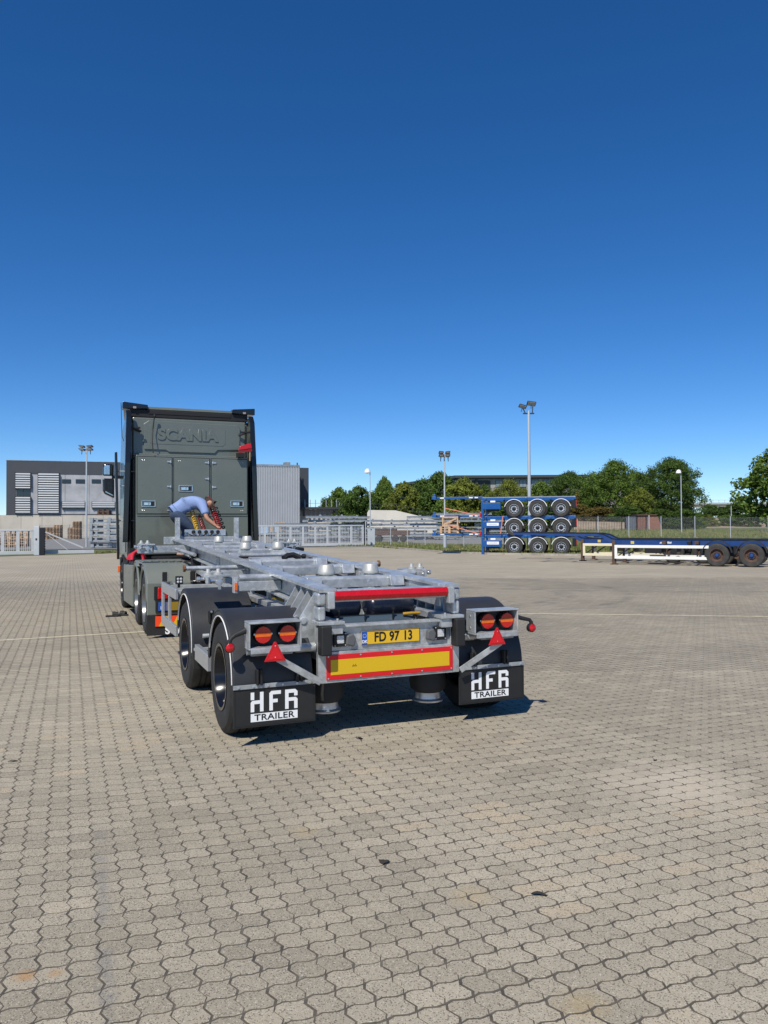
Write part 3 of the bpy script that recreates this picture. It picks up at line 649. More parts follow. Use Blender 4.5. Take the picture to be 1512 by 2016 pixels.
for s in (-1, 1):
    for iy, y in enumerate(AX):
        x0, x1 = sorted((s * .66, s * 1.295)); zc = .47 + (.03 if iy else 0)
        a1 = 182 if iy == 0 else 190
        f = MB(); f.prism(arc(y, zc, FR - .018, FR, 8, a1, 28), 'x', x0, x1)
        # rolled outer lip
        f.prism(arc(y, zc, FR - .055, FR - .0185, 8, a1, 28), 'x', *sorted((s * 1.278, s * 1.295)))
        fo = f.build('fender', BLKP, T, .022, True)
        MB().prism(arc(y, zc, FR - .0615, FR - .0555, 20, a1 - 4, 28), 'x', *sorted((s * 1.288, s * 1.299))).build('white_edge_trim', WHT, fo)
        for xx in (s * 1.10, s * .78):
            for a in (148, 172):
                q = MB()
                aa = R(a); cy, cz = y + (FR + .012) * math.cos(aa), zc + (FR + .012) * math.sin(aa)
                q.box(xx - .028, xx + .028, cy - .02, cy + .012, cz - .055, cz + .055)
                q.tube((xx - .015, cy - .03, cz - .06), (xx - .015, cy - .03, cz + .06), .012, n=8); q.tube((xx + .015, cy - .03, cz - .06), (xx + .015, cy - .03, cz + .06), .012, n=8)
                q.build('fender_clamp', BLKM, fo, .003)
            MB().lathe((xx, y - FR * .86 - .04, zc + .35), 'y', [(.014, 0), (.012, -.012), (.0001, -.014)], 8).build('clamp_bolts', BOLT, fo, smooth=True)
        if iy: MB().tube((s * .60, y - FR - .03, zc + .12), (s * 1.2, y - FR - .03, zc + .12), .022).build('fender_bar', G, fo, smooth=True)
    x0, x1 = sorted((s * .645, s * 1.300)); yf = AX[0] - FR - .002
    fl = MB().box(x0, x1, yf - .012, yf, .165, .468).build('mud_flap', RUB, T, .003)
    MB().box(x0, x1, yf - .022, yf - .0125, .462, .495).build('flap_strip', GD, fl, .002)
    m = MB()
    for i in range(6): m.lathe((x0 + .04 + (x1 - x0 - .08) * i / 5, yf - .022, .478), 'y', [(.010, 0), (.009, -.006), (.0001, -.008)], 8)
    m.build('strip_bolts', BOLT, fl, smooth=True)
    m = MB()
    for a, b, c, d in ((x0 + .012, x1 - .012, .178, .183), (x0 + .012, x0 + .017, .184, .46), (x1 - .017, x1 - .012, .184, .46)): m.box(a, b, yf - .0145, yf - .0122, c, d)
    m.build('flap_bead', RUB, fl)
    flapletters(fl, (-1.165 if s < 0 else .765), .432, yf - .0125)
    yb = AX[1] - FR - .03
    MB().box(*sorted((s * .68, s * 1.29)), yb - .012, yb, .30, .47).build('mud_flap', RUB, T, .003)
    MB().box(*sorted((s * .68, s * 1.29)), yb - .024, yb - .0125, .48, .51).build('flap_strip', G, T, .003)
    # side guards: short one between the wheels, long frame in front
    sg = MB(); sg.box(*sorted((s * 1.24, s * 1.285)), 1.22, 1.92, .40, .55); sg.box(*sorted((s * .6, s * 1.23)), 1.5, 1.58, .44, .52); sg.build('side_guard', ALU, T, .004)
    xg0, xg1 = sorted((s * 1.235, s * 1.27)); m = MB()
    m.box(xg0, xg1, 3.42, 4.74, .86, .985); m.box(xg0, xg1, 3.42, 4.74, .43, .55); m.box(xg0, xg1, 4.66, 4.74, .551, .859); m.box(xg0, xg1, 4.0, 4.06, .551, .859)
    m.build('side_guard', ALU, T, .005)
    for yy in (3.6, 4.5): MB().box(*sorted((s * .56, s * 1.234)), yy, yy + .07, .88, .95).build('side_guard_bracket', GD, T, .004)
# work lamp on the guard
wl = MB().box(-1.19, -1.10, 3.96, 4.02, 1.0, 1.10).tube((-1.145, 4.0, .955), (-1.145, 4.0, 1.0), .014).build('guard_lamp', BLKM, T, .008)
m = MB()
for dx in (-.018, .018):
    for dz in (-.018, .018): m.lathe((-1.145 + dx, 3.958, 1.05 + dz), 'y', [(.015, 0), (.0001, -.003)], 12)
m.build('lamp_lens', LED, wl)
MB().box(-1.20, -1.13, 4.05, 4.12, .95, 1.01).build('lamp_bracket', GD, T, .003)
# outriggers with container locks
def lockend(x, y, z, s, par=None):
    m = MB(); m.box(*sorted((x - s * .26, x)), y - .11, y + .11, z, z + .022)
    pl_ = m.build('lock_plate', G, T, .003)
    k = MB()
    for dx in (.05, .15): k.lathe((x - s * dx, y - .03, z + .022), 'z', [(.045, 0), (.045, .018), (.028, .022), (.02, .055), (.0001, .06)], 16)
    k.build('twist_lock', CONE, pl_, smooth=True)
    j = MB(); j.tube((x - s * .01, y - .1, z - .035), (x - s * .16, y - .1, z - .035), .018); j.tube((x - s * .03, y - .12, z - .06), (x - s * .03, y - .12, z + .0), .022); j.lathe((x - s * .14, y - .13, z - .05), 'y', [(.035, .01), (.035, -.01), (.0001, -.012)], 12); j.box(*sorted((x - s * .13, x - s * .155)), y - .145, y - .12, z - .12, z - .05)
    j.tube((x, y - .06, z - .02), (x + s * .045, y - .06, z - .02), .017); j.lathe((x + s * .05, y - .06, z - .02), 'x', [(.026, -.015), (.026, .015), (.0001, .018)], 12)
    j.build('lock_handle', BOLT, pl_, smooth=True)
for s in (-1, 1):
    # rear pair
    y = 1.55; z = zr(y) - .06
    MB().box(*sorted((s * .52, s * .95)), y - .05, y + .05, z - .115, z - .02).build('outrigger_beam', G, T, .006)
    MB().tube((s * .52, y - .02, z + .012), (s * .93, y - .02, z + .012), .034, n=18).build('outrigger_tube', G, T, smooth=True)
    MB().box(*sorted((s * .95, s * .985)), y - .06, y + .03, z - .13, z + .02).build('end_plate', G, T, .003)
    MB().box(*sorted((s * .952, s * .982)), y - .072, y - .061, z - .105, z - .03).build('side_reflector', AMB, T, .003)
    MB().box(*sorted((s * .52, s * 1.0)), y + .30, y + .42, z - .06, z + .0).build('outrigger_beam', G, T, .006)
    lockend(s * 1.21, y + .36, z + .01, s)
    y = 3.05; z = zr(y) - .10
    MB().box(*sorted((s * .52, s * 1.01)), y - .05, y + .05, z - .11, z - .01).build('outrigger_beam', G, T, .006)
    MB().tube((s * .52, y + .12, z + .02), (s * 1.19, y + .12, z + .02), .026, n=16).build('outrigger_tube', G, T, smooth=True)
    MB().tube((s * 1.19, y + .12, z + .02), (s * 1.215, y + .12, z + .02), .04, n=10).build('tube_stop', mat('rusty steel', (.16, .07, .03), .8, 0, .3, 30), T, smooth=True)
    y = 7.3; z = zr(y) - .055
    MB().box(*sorted((s * .52, s * 1.10)), y - .08, y + .08, z - .115, z).build('outrigger_beam', G, T, .006)
    MB().box(*sorted((s * 1.12, s * 1.34)), y - .1, y + .12, z - .12, z + .01).build('outrigger_head', G, T, .006)
    lockend(s * 1.34, y - .02, z + .012, s)
    MB().tube((s * .60, 6.2, zr(6.2) - .14), (s * .78, 7.0, zr(7.0) - .09), .028).build('outrigger_brace', G, T, smooth=True)
# small things on the rails
MB().box(.64, .70, 5.35, 5.45, zr(5.4) - .03, zr(5.4) + .01).tube((.66, 5.0, zr(5) + .0), (.78, 5.05, zr(5) - .01), .03).build('hose_coupling', BLKM, T, .004)
# front end: beam, container posts, coupling panel with sockets
MB().box(-.76, .76, 8.60, 8.74, zr(8.6) - .11, zr(8.6) + .03).build('front_beam', G, T, .006)
for s in (-1, 1):
    MB().box(s * .537 - .042, s * .537 + .042, 8.50, 8.585, zr(8.5) - .1, 1.885).build('container_post', G, T, .006)
    m = MB()
    for dx in (-.022, .022): m.lathe((s * .537 + dx, 8.50, 1.835), 'y', [(.009, 0), (.0001, -.006)], 8)
    m.build('post_bolts', BOLT, T)
cp = MB().box(-.38, .38, 8.74, 8.75, 1.555, 1.668).box(-.38, .38, 8.755, 8.80, 1.553, 1.565).build('coupling_panel', ALU, T, .002)
for i, x in enumerate((-.22, -.11, .01, .12, .23)):
    MB().lathe((x, 8.738, 1.622), 'y', [(.034, 0), (.034, -.03), (.022, -.034), (.0001, -.034)], 16).build('socket', BLKM, cp, smooth=True)
for i, (a, b, c) in enumerate(((-.22, -.16, 1.5), (-.11, -.15, 1.49), (.01, -.14, 1.5), (.12, .0, 1.51), (.23, .06, 1.53), (-.33, -.18, 1.53))):
    MB().path([(a, 8.70, 1.61), (a, 8.66, 1.59), (a * .6 + b * .4, 8.63, 1.56), (b, 8.62, 1.53), (b, 8.61, c)], .010, 8).build('panel_hose', RUB, cp, smooth=True)
# landing leg column and steel plate box under the front
MB().box(-.60, -.45, 6.42, 6.60, .55, 1.24).box(-.62, -.43, 6.40, 6.62, 1.241, 1.29).build('landing_leg', BLKM, T, .008)
MB().box(.45, .60, 6.42, 6.60, .55, 1.24).build('landing_leg', BLKM, T, .008)
MB().box(-.45, .0, 5.3, 5.9, zr(5.6) - .42, zr(5.6) - .12).build('valve_box', GD, T, .01)
m = MB()
for i in range(5): m.lathe((-.505, 5.60, .95 + i * .07), 'x', [(.016, .0), (.014, -.012), (.0001, -.014)], 8)
MB().box(-.50, -.46, 5.55, 5.65, .9, 1.3).build('valve_plate', G, T, .004); m.build('valve_bolts', BOLT, T)
MB().box(-.42, .42, 7.3, 8.5, zr(7.9) - .30, zr(7.9) - .22).build('coupling_plate', DARK, T, .01)
MB().tube((0, 7.8, 1.14), (0, 7.8, 1.25), .045).build('king_pin', CHROME, T)
MB().box(-.44, .44, .62, 3.3, .70, .715).build('added_shade_plate', DARK, T)  # added plate: stops sun falling through the frame, keeps the underside dark
for i, (x, r_) in enumerate(((-.42, .014), (-.385, .010), (.40, .013))):      # air and brake lines sagging between the cross members
    pts = []
    for k in range(41):
        y = 1.1 + k * .18; pts.append((x + .018 * math.sin(k * 1.7 + i), y, zr(y) - .13 - .035 * abs(math.sin(k * .52 + i))))
    MB().path(pts, r_, 8).build('air_line', RUB, T, smooth=True)
for s in (-1, 1):                                                             # bolted joint plates on the rail webs
    for y in (1.75, 2.9, 4.65, 6.5):
        pl2 = MB().box(*sorted((s * .514, s * .522)), y, y + .22, zr(y) - .19, zr(y) - .06).build('joint_plate', GD, T, .002)
        for dy in (.04, .11, .18):
            for dz in (-.155, -.09): MB().lathe((s * .523, y + dy, zr(y) + dz), 'x', [(.012, -.006), (.012, .006), (.0001, .008)], 6).build('bolt', BOLT, pl2)
MB().box(-.40, .40, 3.4, 6.3, .98, .995).build('hose_tray', DARK, T)
m = MB()
for i, (xa, za) in enumerate(((.18, .60), (-.12, .56), (.0, .66))): m.path([(xa, .25, za), (xa + .1, .2, za - .10), (xa + .25, .25, za - .13), (xa + .32, .5, za)], .012, 6)
m.build('brake_hoses', RUB, T, smooth=True)
MB().box(-.42, .42, 1.0, 1.06, .64, .80).box(-.42, .42, 2.95, 3.02, .64, .80).build('chassis_cross_tie', G, T, .005)

# ------------------------------------------------------------------ the tractor truck (same heading as the trailer)
def tw(x, y, z=0): return Vector((TO.x + x * math.cos(TH) - y * math.sin(TH), TO.y + x * math.sin(TH) + y * math.cos(TH), z))
KO = Vector((0, 9, 0))
K = empty('tractor_truck', tw(0, 9), TH, 'grey green three axle tractor truck with tool cabinet behind a high roof cab', 'truck')
def KM(): return MB(KO)
WK = wheel_meshes(.50, .33, .295, TYRE, mat('grey painted rim', (.20, .21, .21), .3, .6), DARK, .13, 'truck')
WF = wheel_meshes(.50, .36, .295, TYRE, mat('dark front rim', (.05, .05, .052), .3, .5), DARK, .06, 'truckfront')
for y, ms in ((7.05, WK), (8.38, WK), (11.55, WF)):
    wheel(ms, K, (-1.10, y - 9, .50)); wheel(ms, K, (1.10, y - 9, .50), math.pi)
    KM().tube((-1, y, .5), (1, y, .5), .09).lathe((0, y, .5), 'y', [(.1, -.2), (.22, -.12), (.24, 0), (.22, .12), (.1, .2)], 20).build('axle', DARK, K, 0, True)
for s in (-1, 1):
    KM().box(*sorted((s * .36, s * .45)), 6.5, 12.0, .72, 1.0).build('chassis_rail', DARK, K, .01)
for y in (6.5, 8.9): KM().box(-.36, .36, y, y + .09, .74, .98).build('chassis_cross_member', DARK, K, .01)
KM().prism([(-.5, 7.45), (.5, 7.45), (.42, 8.0), (.3, 8.25), (-.3, 8.25), (-.42, 8.0)], 'z', 1.05, 1.13).build('fifth_wheel', DARK, K, .015)
# twin rear fenders: smooth half arches with a crowned top and split line
TF = .60
for s in (-1, 1):
    x0, x1 = sorted((s * .46, s * 1.285))
    for y in (7.05, 8.38):
        f = KM(); f.prism(arc(y, .52, TF - .03, TF + .02, 60 if y < 8 else 12, 178 if y < 8 else 120, 26), 'x', x0, x1)
        f.prism(arc(y, .52, TF - .085, TF - .0305, 14, 176, 26), 'x', *sorted((s * 1.245, s * 1.288)))
        fo = f.build('wheel_arch', TRUCKD, K, .04, True)
    KM().box(x0 + .01, x1 - .01, 7.35, 8.1, 1.105, 1.135).build('arch_top', TRUCKD, K, .012)
    m = KM()
    for i in range(6): m.tube((x0 + .12 * (i + .6), 7.3, 1.128), (x0 + .12 * (i + .6), 8.15, 1.128), .018, n=8)
    m.build('arch_ribs', TRUCKD, K, 0, True)
    # rear lower apron of the arch with lamps
    KM().box(x0 + .001, x1 - .001, 6.425, 6.465, .36, .86).build('rear_apron', TRUCKD, K, .015)
    for xx in (s * 1.02, s * .60):
        la = KM(); la.box(xx - .035, xx + .035, 6.405, 6.44, .86, 1.02); la.build('arch_latch', BLKM, K, .006)
        KM().tube((xx - .045, 6.40, .87), (xx + .045, 6.40, .87), .012).tube((xx - .045, 6.40, 1.0), (xx - .045, 6.40, .87), .006).tube((xx + .045, 6.40, 1.0), (xx + .045, 6.40, .87), .006).build('latch_wire', CHROME, K)
    xa, xb = sorted((s * 1.13, s * .98))
    KM().box(*sorted((s * 1.18, s * .62)), 6.40, 6.426, .60, .80).build('lamp_recess', BLKM, K, .004)
    KM().box(xa, xb, 6.375, 6.40, .61, .79).build('tail_lamp', REDL, K, .02)
    KM().box(*sorted((s * 1.16, s * .60)), 6.39, 6.424, .40, .585).build('plate_recess', BLKM, K, .004)
    p_ = KM().box(*sorted((s * 1.12, s * .64)), 6.38, 6.389, .43, .56).build('marker_plate', mat('shade darkened yellow plate', (.26, .165, .012), .5), K)  # yellow darkened to stand in for the side guard's shade
    KM().box(*sorted((s * 1.12, s * 1.0)), 6.377, 6.3798, .43, .56).build('blue_band', BLUP, p_)
    text('band_letter', 'L', .07, WHT, p_, (s * 1.075, 6.3765 - 9, .475))
    fl = KM().box(*sorted((s * 1.285, s * .60)), 6.43, 6.455, .05, .359).build('mud_flap', RUB, K, .004)
    bo = KM().box(*sorted((s * 1.16, s * .66)), 6.41, 6.428, .19, .345).build('striped_marker', ORGF, K)
    sm = KM()
    for i in range(3):
        a = -.02 + i * .2; c = s * 1.16 if s < 0 else .66
        sm.prism([(c + a + .07, .191), (c + a + .15, .191), (c + a + .23, .344), (c + a + .15, .344)], 'y', 6.408, 6.4098)
    sm.build('marker_stripes', YELF, bo)
    text('flap_letters', 'SCANIA', .155, WHT, fl, (s * .74, 6.425 - 9, .115), bold=.006, sx=1.0)
    # side skirts, battery cover
    m = KM(); xs = sorted((s * 1.235, s * 1.285))
    m.prism([(8.98, .26), (11.0, .20), (11.0, .95), (8.98, 1.02)], 'x', *xs); m.build('side_skirt', TRUCKD, K, .012)
    m = KM()
    for yy, zz in ((9.5, .85), (9.75, .85), (10.4, .5), (9.3, .5)): m.lathe((s * 1.287, yy, zz), 'x', [(.02, -.004), (.02, .004), (.0001, .005)], 10)
    m.build('skirt_catches', CHROME, K)
    KM().box(*sorted((s * .5, s * 1.23)), 9.0, 10.9, .35, .98).build('fuel_tank', DARK, K, .04)
    KM().prism([(9.0, .99), (10.1, .99), (10.1, 1.06), (9.35, 1.08), (9.0, 1.04)], 'x', *sorted((s * .85, s * 1.25))).build('step_cover', BLKM, K, .01)
# catwalk and tread plate
KM().box(-.84, .84, 8.75, 10.0, 1.10, 1.135).build('catwalk', DARK, K, .006)
m = KM()
for i in range(14): m.box(-.82, .82, 8.80 + i * .085, 8.83 + i * .085, 1.136, 1.148)
m.build('catwalk_treads', BLKM, K)
# tool cabinet behind the cab
cb = KM().box(-1.12, 1.12, 10.11, 10.42, 1.17, 3.155).build('tool_cabinet', TRUCK, K, .012)
KM().box(-1.105, 1.105, 10.095, 10.1095, 1.94, 1.968).build('cabinet_rail', TRUCK, cb, .004)
for x0, x1 in ((-1.095, -.432), (-.388, .318), (.362, 1.095)):
    d = KM().box(x0, x1, 10.085, 10.1095, 1.985, 3.115).build('cabinet_door', TRUCK, cb, .006)
    KM().box(x0 - .012, x1 + .012, 10.103, 10.1092, 1.972, 3.128).build('door_seal', BLKM, d)
    sc = KM()
    for zz in (2.05, 3.05):
        for dx in (.09, .13): sc.lathe(((x0 + dx) if x0 < .3 else (x1 - dx), 10.085, zz), 'y', [(.008, 0), (.0001, -.004)], 6)
    sc.build('door_screws', BOLT, d)
for xa, xb, za, zb in ((-1.02, -.75, 2.12, 2.245), (-.30, -.02, 2.432, 2.558), (.745, 1.018, 2.128, 2.258)):
    h = KM(); h.box(xa, xb, 10.070, 10.084, za, za + .014); h.box(xa, xb, 10.070, 10.084, zb - .014, zb); h.box(xa, xa + .014, 10.070, 10.084, za + .0145, zb - .0145); h.box(xb - .014, xb, 10.070, 10.084, za + .0145, zb - .0145)
    ho = h.build('door_latch', CHROME, cb, .003)
    KM().box(xa + .015, xb - .015, 10.0805, 10.0845, za + .015, zb - .015).build('latch_pan', mat('dull latch pan', (.16, .165, .16), .5, .5), ho)
    KM().box(xa + .05, xb - .09, 10.062, 10.080, za + .03, zb - .035).lathe(((xa + xb) / 2, 10.08, (za + zb) / 2), 'y', [(.022, 0), (.02, -.02), (.0001, -.022)], 12).build('latch_handle', CHROME, ho, .004)
    KM().box(xb - .085, xb - .03, 10.0785, 10.0802, za + .02, zb - .02).build('latch_slot', BLKM, ho)
for xx, zz in ((-.44, 3.03), (-.44, 2.53), (-.44, 2.05), (.31, 3.03), (.31, 2.70), (.37, 3.03), (.37, 2.53), (.37, 2.05)):
    s = -1 if xx < .35 else 1
    KM().tube((xx + s * .015, 10.075, zz - .025), (xx + s * .015, 10.075, zz + .025), .012).bar((xx, 10.076, zz), (xx + s * .085, 10.076, zz), .014, .028).build('door_hinge', ALU, cb, .003)
# cab shell
m = KM()
body = [(10.55, 1.05), (12.75, 1.05), (12.85, 1.5), (12.8, 2.2), (12.62, 3.1), (12.2, 3.85), (11.3, 4.02), (10.62, 3.98), (10.55, 3.9)]
m.prism(body, 'x', -1.25, 1.25)
cabo = m.build('cab', TRUCK, K, .06, True)
# recessed rear wall of the sleeper with pressed panel and raised name
rw = KM(); rw.box(-1.16, 1.16, 10.49, 10.549, 3.10, 3.96); rwo = rw.build('sleeper_rear_wall', TRUCK, cabo, .03)
def rr(x0, x1, z0, z1, c): return [(x0 + c, z0), (x1 - c, z0), (x1, z0 + c), (x1, z1 - c), (x1 - c, z1), (x0 + c, z1), (x0, z1 - c), (x0, z0 + c)]
KM().prism([(-.93, 3.30), (-.5, 3.30), (-.44, 3.26), (.5, 3.26), (.56, 3.33), (1.02, 3.35), (1.04, 3.80), (.98, 3.88), (-.84, 3.90), (-.95, 3.82)], 'y', 10.462, 10.489).build('pressed_panel', TRUCK, rwo, .014)
KM().prism(rr(-.84, .72, 3.42, 3.83, .05), 'y', 10.457, 10.4615).build('name_panel', TRUCK, rwo, .003)
text('raised_name', 'SCANIA', .31, TRUCK, rwo, (-.06, 10.453 - 9, 3.615), ext=.010, bold=.012, sx=1.08, bevel=.004, spacing=1.03)
KM().box(-1.16, 1.10, 10.40, 10.488, 3.165, 3.215).build('wall_rib', TRUCK, rwo, .02)
# side fairings (black edged) and roof deflector
for s in (-1, 1):
    m = KM(); xs = sorted((s * 1.255, s * 1.315)); m.prism([(10.22, 1.42), (10.62, 1.42), (10.62, 4.05), (10.40, 4.05), (10.28, 3.9), (10.22, 3.0)], 'x', *xs); m.warp(lambda p: p + Vector((s * (2.9 - p.z) * .028, 0, 0))); m.build('side_fairing', TRUCK, K, .01)
    KM().prism([(10.18, 1.42), (10.219, 1.42), (10.219, 3.0), (10.27, 3.9), (10.395, 4.05), (10.36, 4.07), (10.24, 3.92), (10.18, 3.0)], 'x', *sorted((s * 1.225, s * 1.325))).warp(lambda p: p + Vector((s * (2.9 - p.z) * .028, 0, 0))).build('fairing_edge', BLKG, K, .008)
    KM().box(*sorted((s * 1.02, s * 1.255)), 10.30, 10.33, 3.70, 3.735).bar((s * 1.24, 10.30, 3.75), (s * 1.0, 10.44, 3.66), .05, .035).build('fairing_stay', BLKM, K, .004)
    KM().box(*sorted((s * 1.20, s * 1.224)), 10.24, 10.48, 1.42, 3.2).build('fairing_inner', BLKM, K, .01)
    KM().tube((s * 1.24, 10.45, 2.55), (s * 1.40, 10.45, 2.55), .010).build('fin_stay', GD, K)
rs_ = KM()
rs_.hexa([(-1.34, 10.50, 4.13), (1.34, 10.50, 4.13), (1.22, 11.8, 4.03), (-1.22, 11.8, 4.03), (-1.34, 10.52, 4.19), (1.34, 10.52, 4.19), (1.22, 11.7, 4.07), (-1.22, 11.7, 4.07)])
rs_.build('roof_deflector', TRUCK, K, .015)
for s in (-1, 1):
    a = s * 1.35; b = s * .86
    KM().hexa([(min(a, b), 10.44, 4.11 if s < 0 else 4.13), (max(a, b), 10.44, 4.13 if s < 0 else 4.11), (max(a, b), 10.75, 4.12), (min(a, b), 10.75, 4.12), (min(a, b), 10.44, 4.255 if s < 0 else 4.21), (max(a, b), 10.44, 4.21 if s < 0 else 4.255), (max(a, b), 10.75, 4.21), (min(a, b), 10.75, 4.21)]).build('deflector_tip', BLKG, K, .012)
    KM().box(s * 1.12 - .03, s * 1.12 + .03, 10.43, 10.439, 4.125, 4.165).build('deflector_sticker', mat('faded sticker', (.30, .26, .26), .6), K)
KM().box(-.85, .85, 10.49, 10.56, 4.03, 4.12).build('deflector_lip', BLKM, K, .01)
KM().box(-1.2, 1.2, 10.50, 10.62, 3.965, 4.12).build('roof_gap', BLKM, K, .01)
# tall fin beside the cab, mirrors, antenna, side window, door, marker lamp
KM().prism([(10.38, 1.08), (10.46, 1.08), (10.46, 3.15), (10.38, 3.22), (10.36, 3.22), (10.35, 1.2)], 'x', -1.505, -1.455).warp(lambda p: p + Vector(((3.2 - p.z) * .022, 0, 0))).build('exhaust_fin', BLKG, K, .008)
KM().tube((-1.46, 10.42, 1.85), (-1.12, 10.42, 1.85), .012).tube((-1.48, 10.42, 2.84), (-1.12, 10.42, 2.84), .012).build('fin_stay', GD, K)
KM().tube((-1.20, 10.47, 1.3), (-1.20, 10.47, 3.1), .05).build('intake_pipe', BLKG, K, smooth=True)
m = KM(); m.prism([(-1.64, 2.86), (-1.42, 2.86), (-1.41, 3.12), (-1.60, 3.12), (-1.64, 3.06)], 'y', 12.15, 12.33); mo = m.build('mirror_housing', BLKG, K, .03)
KM().prism([(-1.62, 2.885), (-1.50, 2.885), (-1.50, 3.09), (-1.585, 3.09), (-1.62, 3.05)], 'y', 12.135, 12.149).build('mirror_glass', CHROME, mo)
m = KM(); m.prism([(-1.60, 2.46), (-1.40, 2.36), (-1.40, 2.80), (-1.645, 2.80), (-1.635, 2.52)], 'y', 12.15, 12.33); mo = m.build('mirror_housing', BLKG, K, .03)
KM().prism([(-1.585, 2.49), (-1.42, 2.405), (-1.42, 2.43), (-1.585, 2.52)], 'y', 12.138, 12.149).build('mirror_glass', CHROME, mo)
KM().box(-1.45, -1.25, 12.2, 12.28, 2.80, 2.87).build('mirror_arm', BLKG, K, .01)
KM().box(-1.258, -1.2515, 11.3, 12.3, 2.35, 3.15).build('side_window', GLASS, K, .002)
KM().box(-1.262, -1.2515, 10.9, 10.93, 1.2, 3.4).build('door_gap', BLKM, K)
KM().box(-1.32, -1.24, 12.2, 12.3, .72, .86).build('side_marker', AMB, K, .01)
KM().path([(-1.29, 10.9, 3.5), (-1.33, 10.9, 3.6), (-1.35, 10.9, 4.3)], .006, 6).build('antenna', BLKM, K)
for s in (-1, 1):
    f = KM(); f.prism(arc(11.55, .52, .56, .62, 5, 175, 24), 'x', *sorted((s * .95, s * 1.28))); f.build('front_arch', BLKM, K, .02, True)
KM().box(-1.24, 1.24, 10.9, 12.8, .85, 1.04).build('cab_floor', BLKM, K, .02)
KM().box(-1.24, 1.24, 12.3, 12.82, .3, .84).build('front_bumper', TRUCK, K, .05)
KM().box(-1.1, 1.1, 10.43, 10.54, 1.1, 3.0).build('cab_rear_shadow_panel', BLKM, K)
KM().path([(-.80, 10.05, 3.2), (-.79, 10.30, 3.45), (-.77, 10.38, 3.7), (-.74, 10.36, 3.98)], .010, 6).build('roof_cable', BLKM, K)
KM().lathe((-.74, 10.34, 3.97), 'z', [(.02, -.04), (.03, 0), (.02, .04), (.0001, .045)], 10).build('cable_ball', BLKM, K)

# ------------------------------------------------------------------ loose things on and near the truck
def W(x, y, z=0): return tw(x, y, z)
RUBC = lambda nm, c: mat(nm, c, .35, 0, coat=.2)
def coil(name, p0, p1, turns, rad, r, m_, label):
    p0 = W(*p0); p1 = W(*p1); d = (p1 - p0); L_ = d.length; d.normalize(); a = d.orthogonal().normalized(); b = d.cross(a); pts = []; n = turns * 10
    for i in range(n + 1):
        t = i / n; sag = Vector((0, 0, 0)); f = min(1, 8 * t, 8 * (1 - t))
        pts.append(p0 + d * (L_ * t) + (a * math.cos(2 * math.pi * turns * t) + b * math.sin(2 * math.pi * turns * t)) * rad * f + sag)
    base = pts[0].copy(); m = MB(base); m.path(pts, r, 6)
    o = m.build(name, m_, None, smooth=True, loc=base); tag(o, label, 'hose', 'coiled hoses between truck and trailer')
coil('coiled_air_hose', (-.13, 8.82, 1.64), (-.14, 9.75, 2.2), 13, .040, .0095, RUBC('yellow hose', (.62, .36, .02)), 'yellow coiled air hose left of the bending man\'s arms')
coil('coiled_air_hose', (.30, 8.82, 1.64), (.24, 9.75, 2.32), 17, .046, .010, RUBC('red hose', (.32, .010, .014)), 'long red coiled air hose right of the bending man\'s hands')
coil('coiled_air_hose', (.0, 8.82, 1.62), (.01, 9.5, 1.95), 9, .036, .0095, RUBC('dark red hose', (.22, .010, .012)), 'short dark red coiled hose between the bending man\'s arms')
coil('coiled_cable', (.37, 8.84, 1.62), (.36, 9.8, 2.15), 7, .045, .012, RUBC('black cable', (.01, .01, .01)), 'black coiled electric cable right of the red hose')
# red strap bundle on the step cover
base = W(-1.14, 9.62, 1.08); m = MB()
for i in range(6):
    pts = [Vector((.10 * math.cos(t / 10 * math.pi) * (1 + .12 * i), -.1 + .05 * i + .02 * math.sin(t + i), .17 * math.sin(t / 10 * math.pi) * (1 - .05 * i) + .012)) for t in range(11)]
    m.path(pts, .028, 8)
o = m.build('strap_bundle', mat('red webbing', (.50, .012, .035), .7, 0, .15, 30), smooth=True, loc=base, rot=(0, 0, TH)); tag(o, 'crumpled bundle of red webbing lying beside the cab steps', 'strap')
# broom clamped behind the fairing
b0 = W(1.02, 10.02, 2.75); bo = empty('broom', b0, TH, 'red headed broom with wooden handle strapped upright behind the cab', 'broom')
MB().tube((.12, 0, .34), (.12, .0, .55), .014).build('handle', mat('wood handle', (.36, .22, .10), .6, 0, .2, 8), bo, smooth=True)
h = MB().prism([(-.12, .55), (.16, .60), (.14, .70), (.10, .70), (-.10, .63)], 'y', -.035, .035).build('head', RED, bo, .01)
m = MB()
for i in range(14): m.bar((-.10 + i * .019, 0, .555 + i * .003), (-.105 + i * .02, -.0, .50 + i * .003), .008, .05, up=(0, 1, 0))
m.build('bristles', RED, h)
MB().box(-.16, .0, -.06, .05, .40, .50).build('clamp', BLKM, bo, .01)
# slippers on the ground
def slipper(c, rz, label):
    o = empty('slipper', c, rz, label, 'slipper', 'pair of slippers beside the truck')
    sole = [(-.045, -.13), (.045, -.13), (.05, -.02), (.055, .08), (.035, .14), (-.02, .15), (-.05, .09), (-.045, 0)]
    MB().prism(sole, 'z', 0, .03).build('sole', RUB, o, .008)
    m = MB()
    for k, (ya, yb, h) in enumerate(((-.01, .05, .075), (.05, .105, .065))):
        for i in range(8):
            a0, a1 = math.pi * i / 8, math.pi * (i + 1) / 8; f = lambda a, y: (-.052 * math.cos(a), y, .025 + h * math.sin(a))
            g_ = lambda a, y: (-.046 * math.cos(a), y, .02 + (h - .006) * math.sin(a))
            m.hexa([g_(a0, ya), g_(a1, ya), g_(a1, yb), g_(a0, yb), f(a0, ya), f(a1, ya), f(a1, yb), f(a0, yb)])
    m.build('strap', RUB, o, .003)
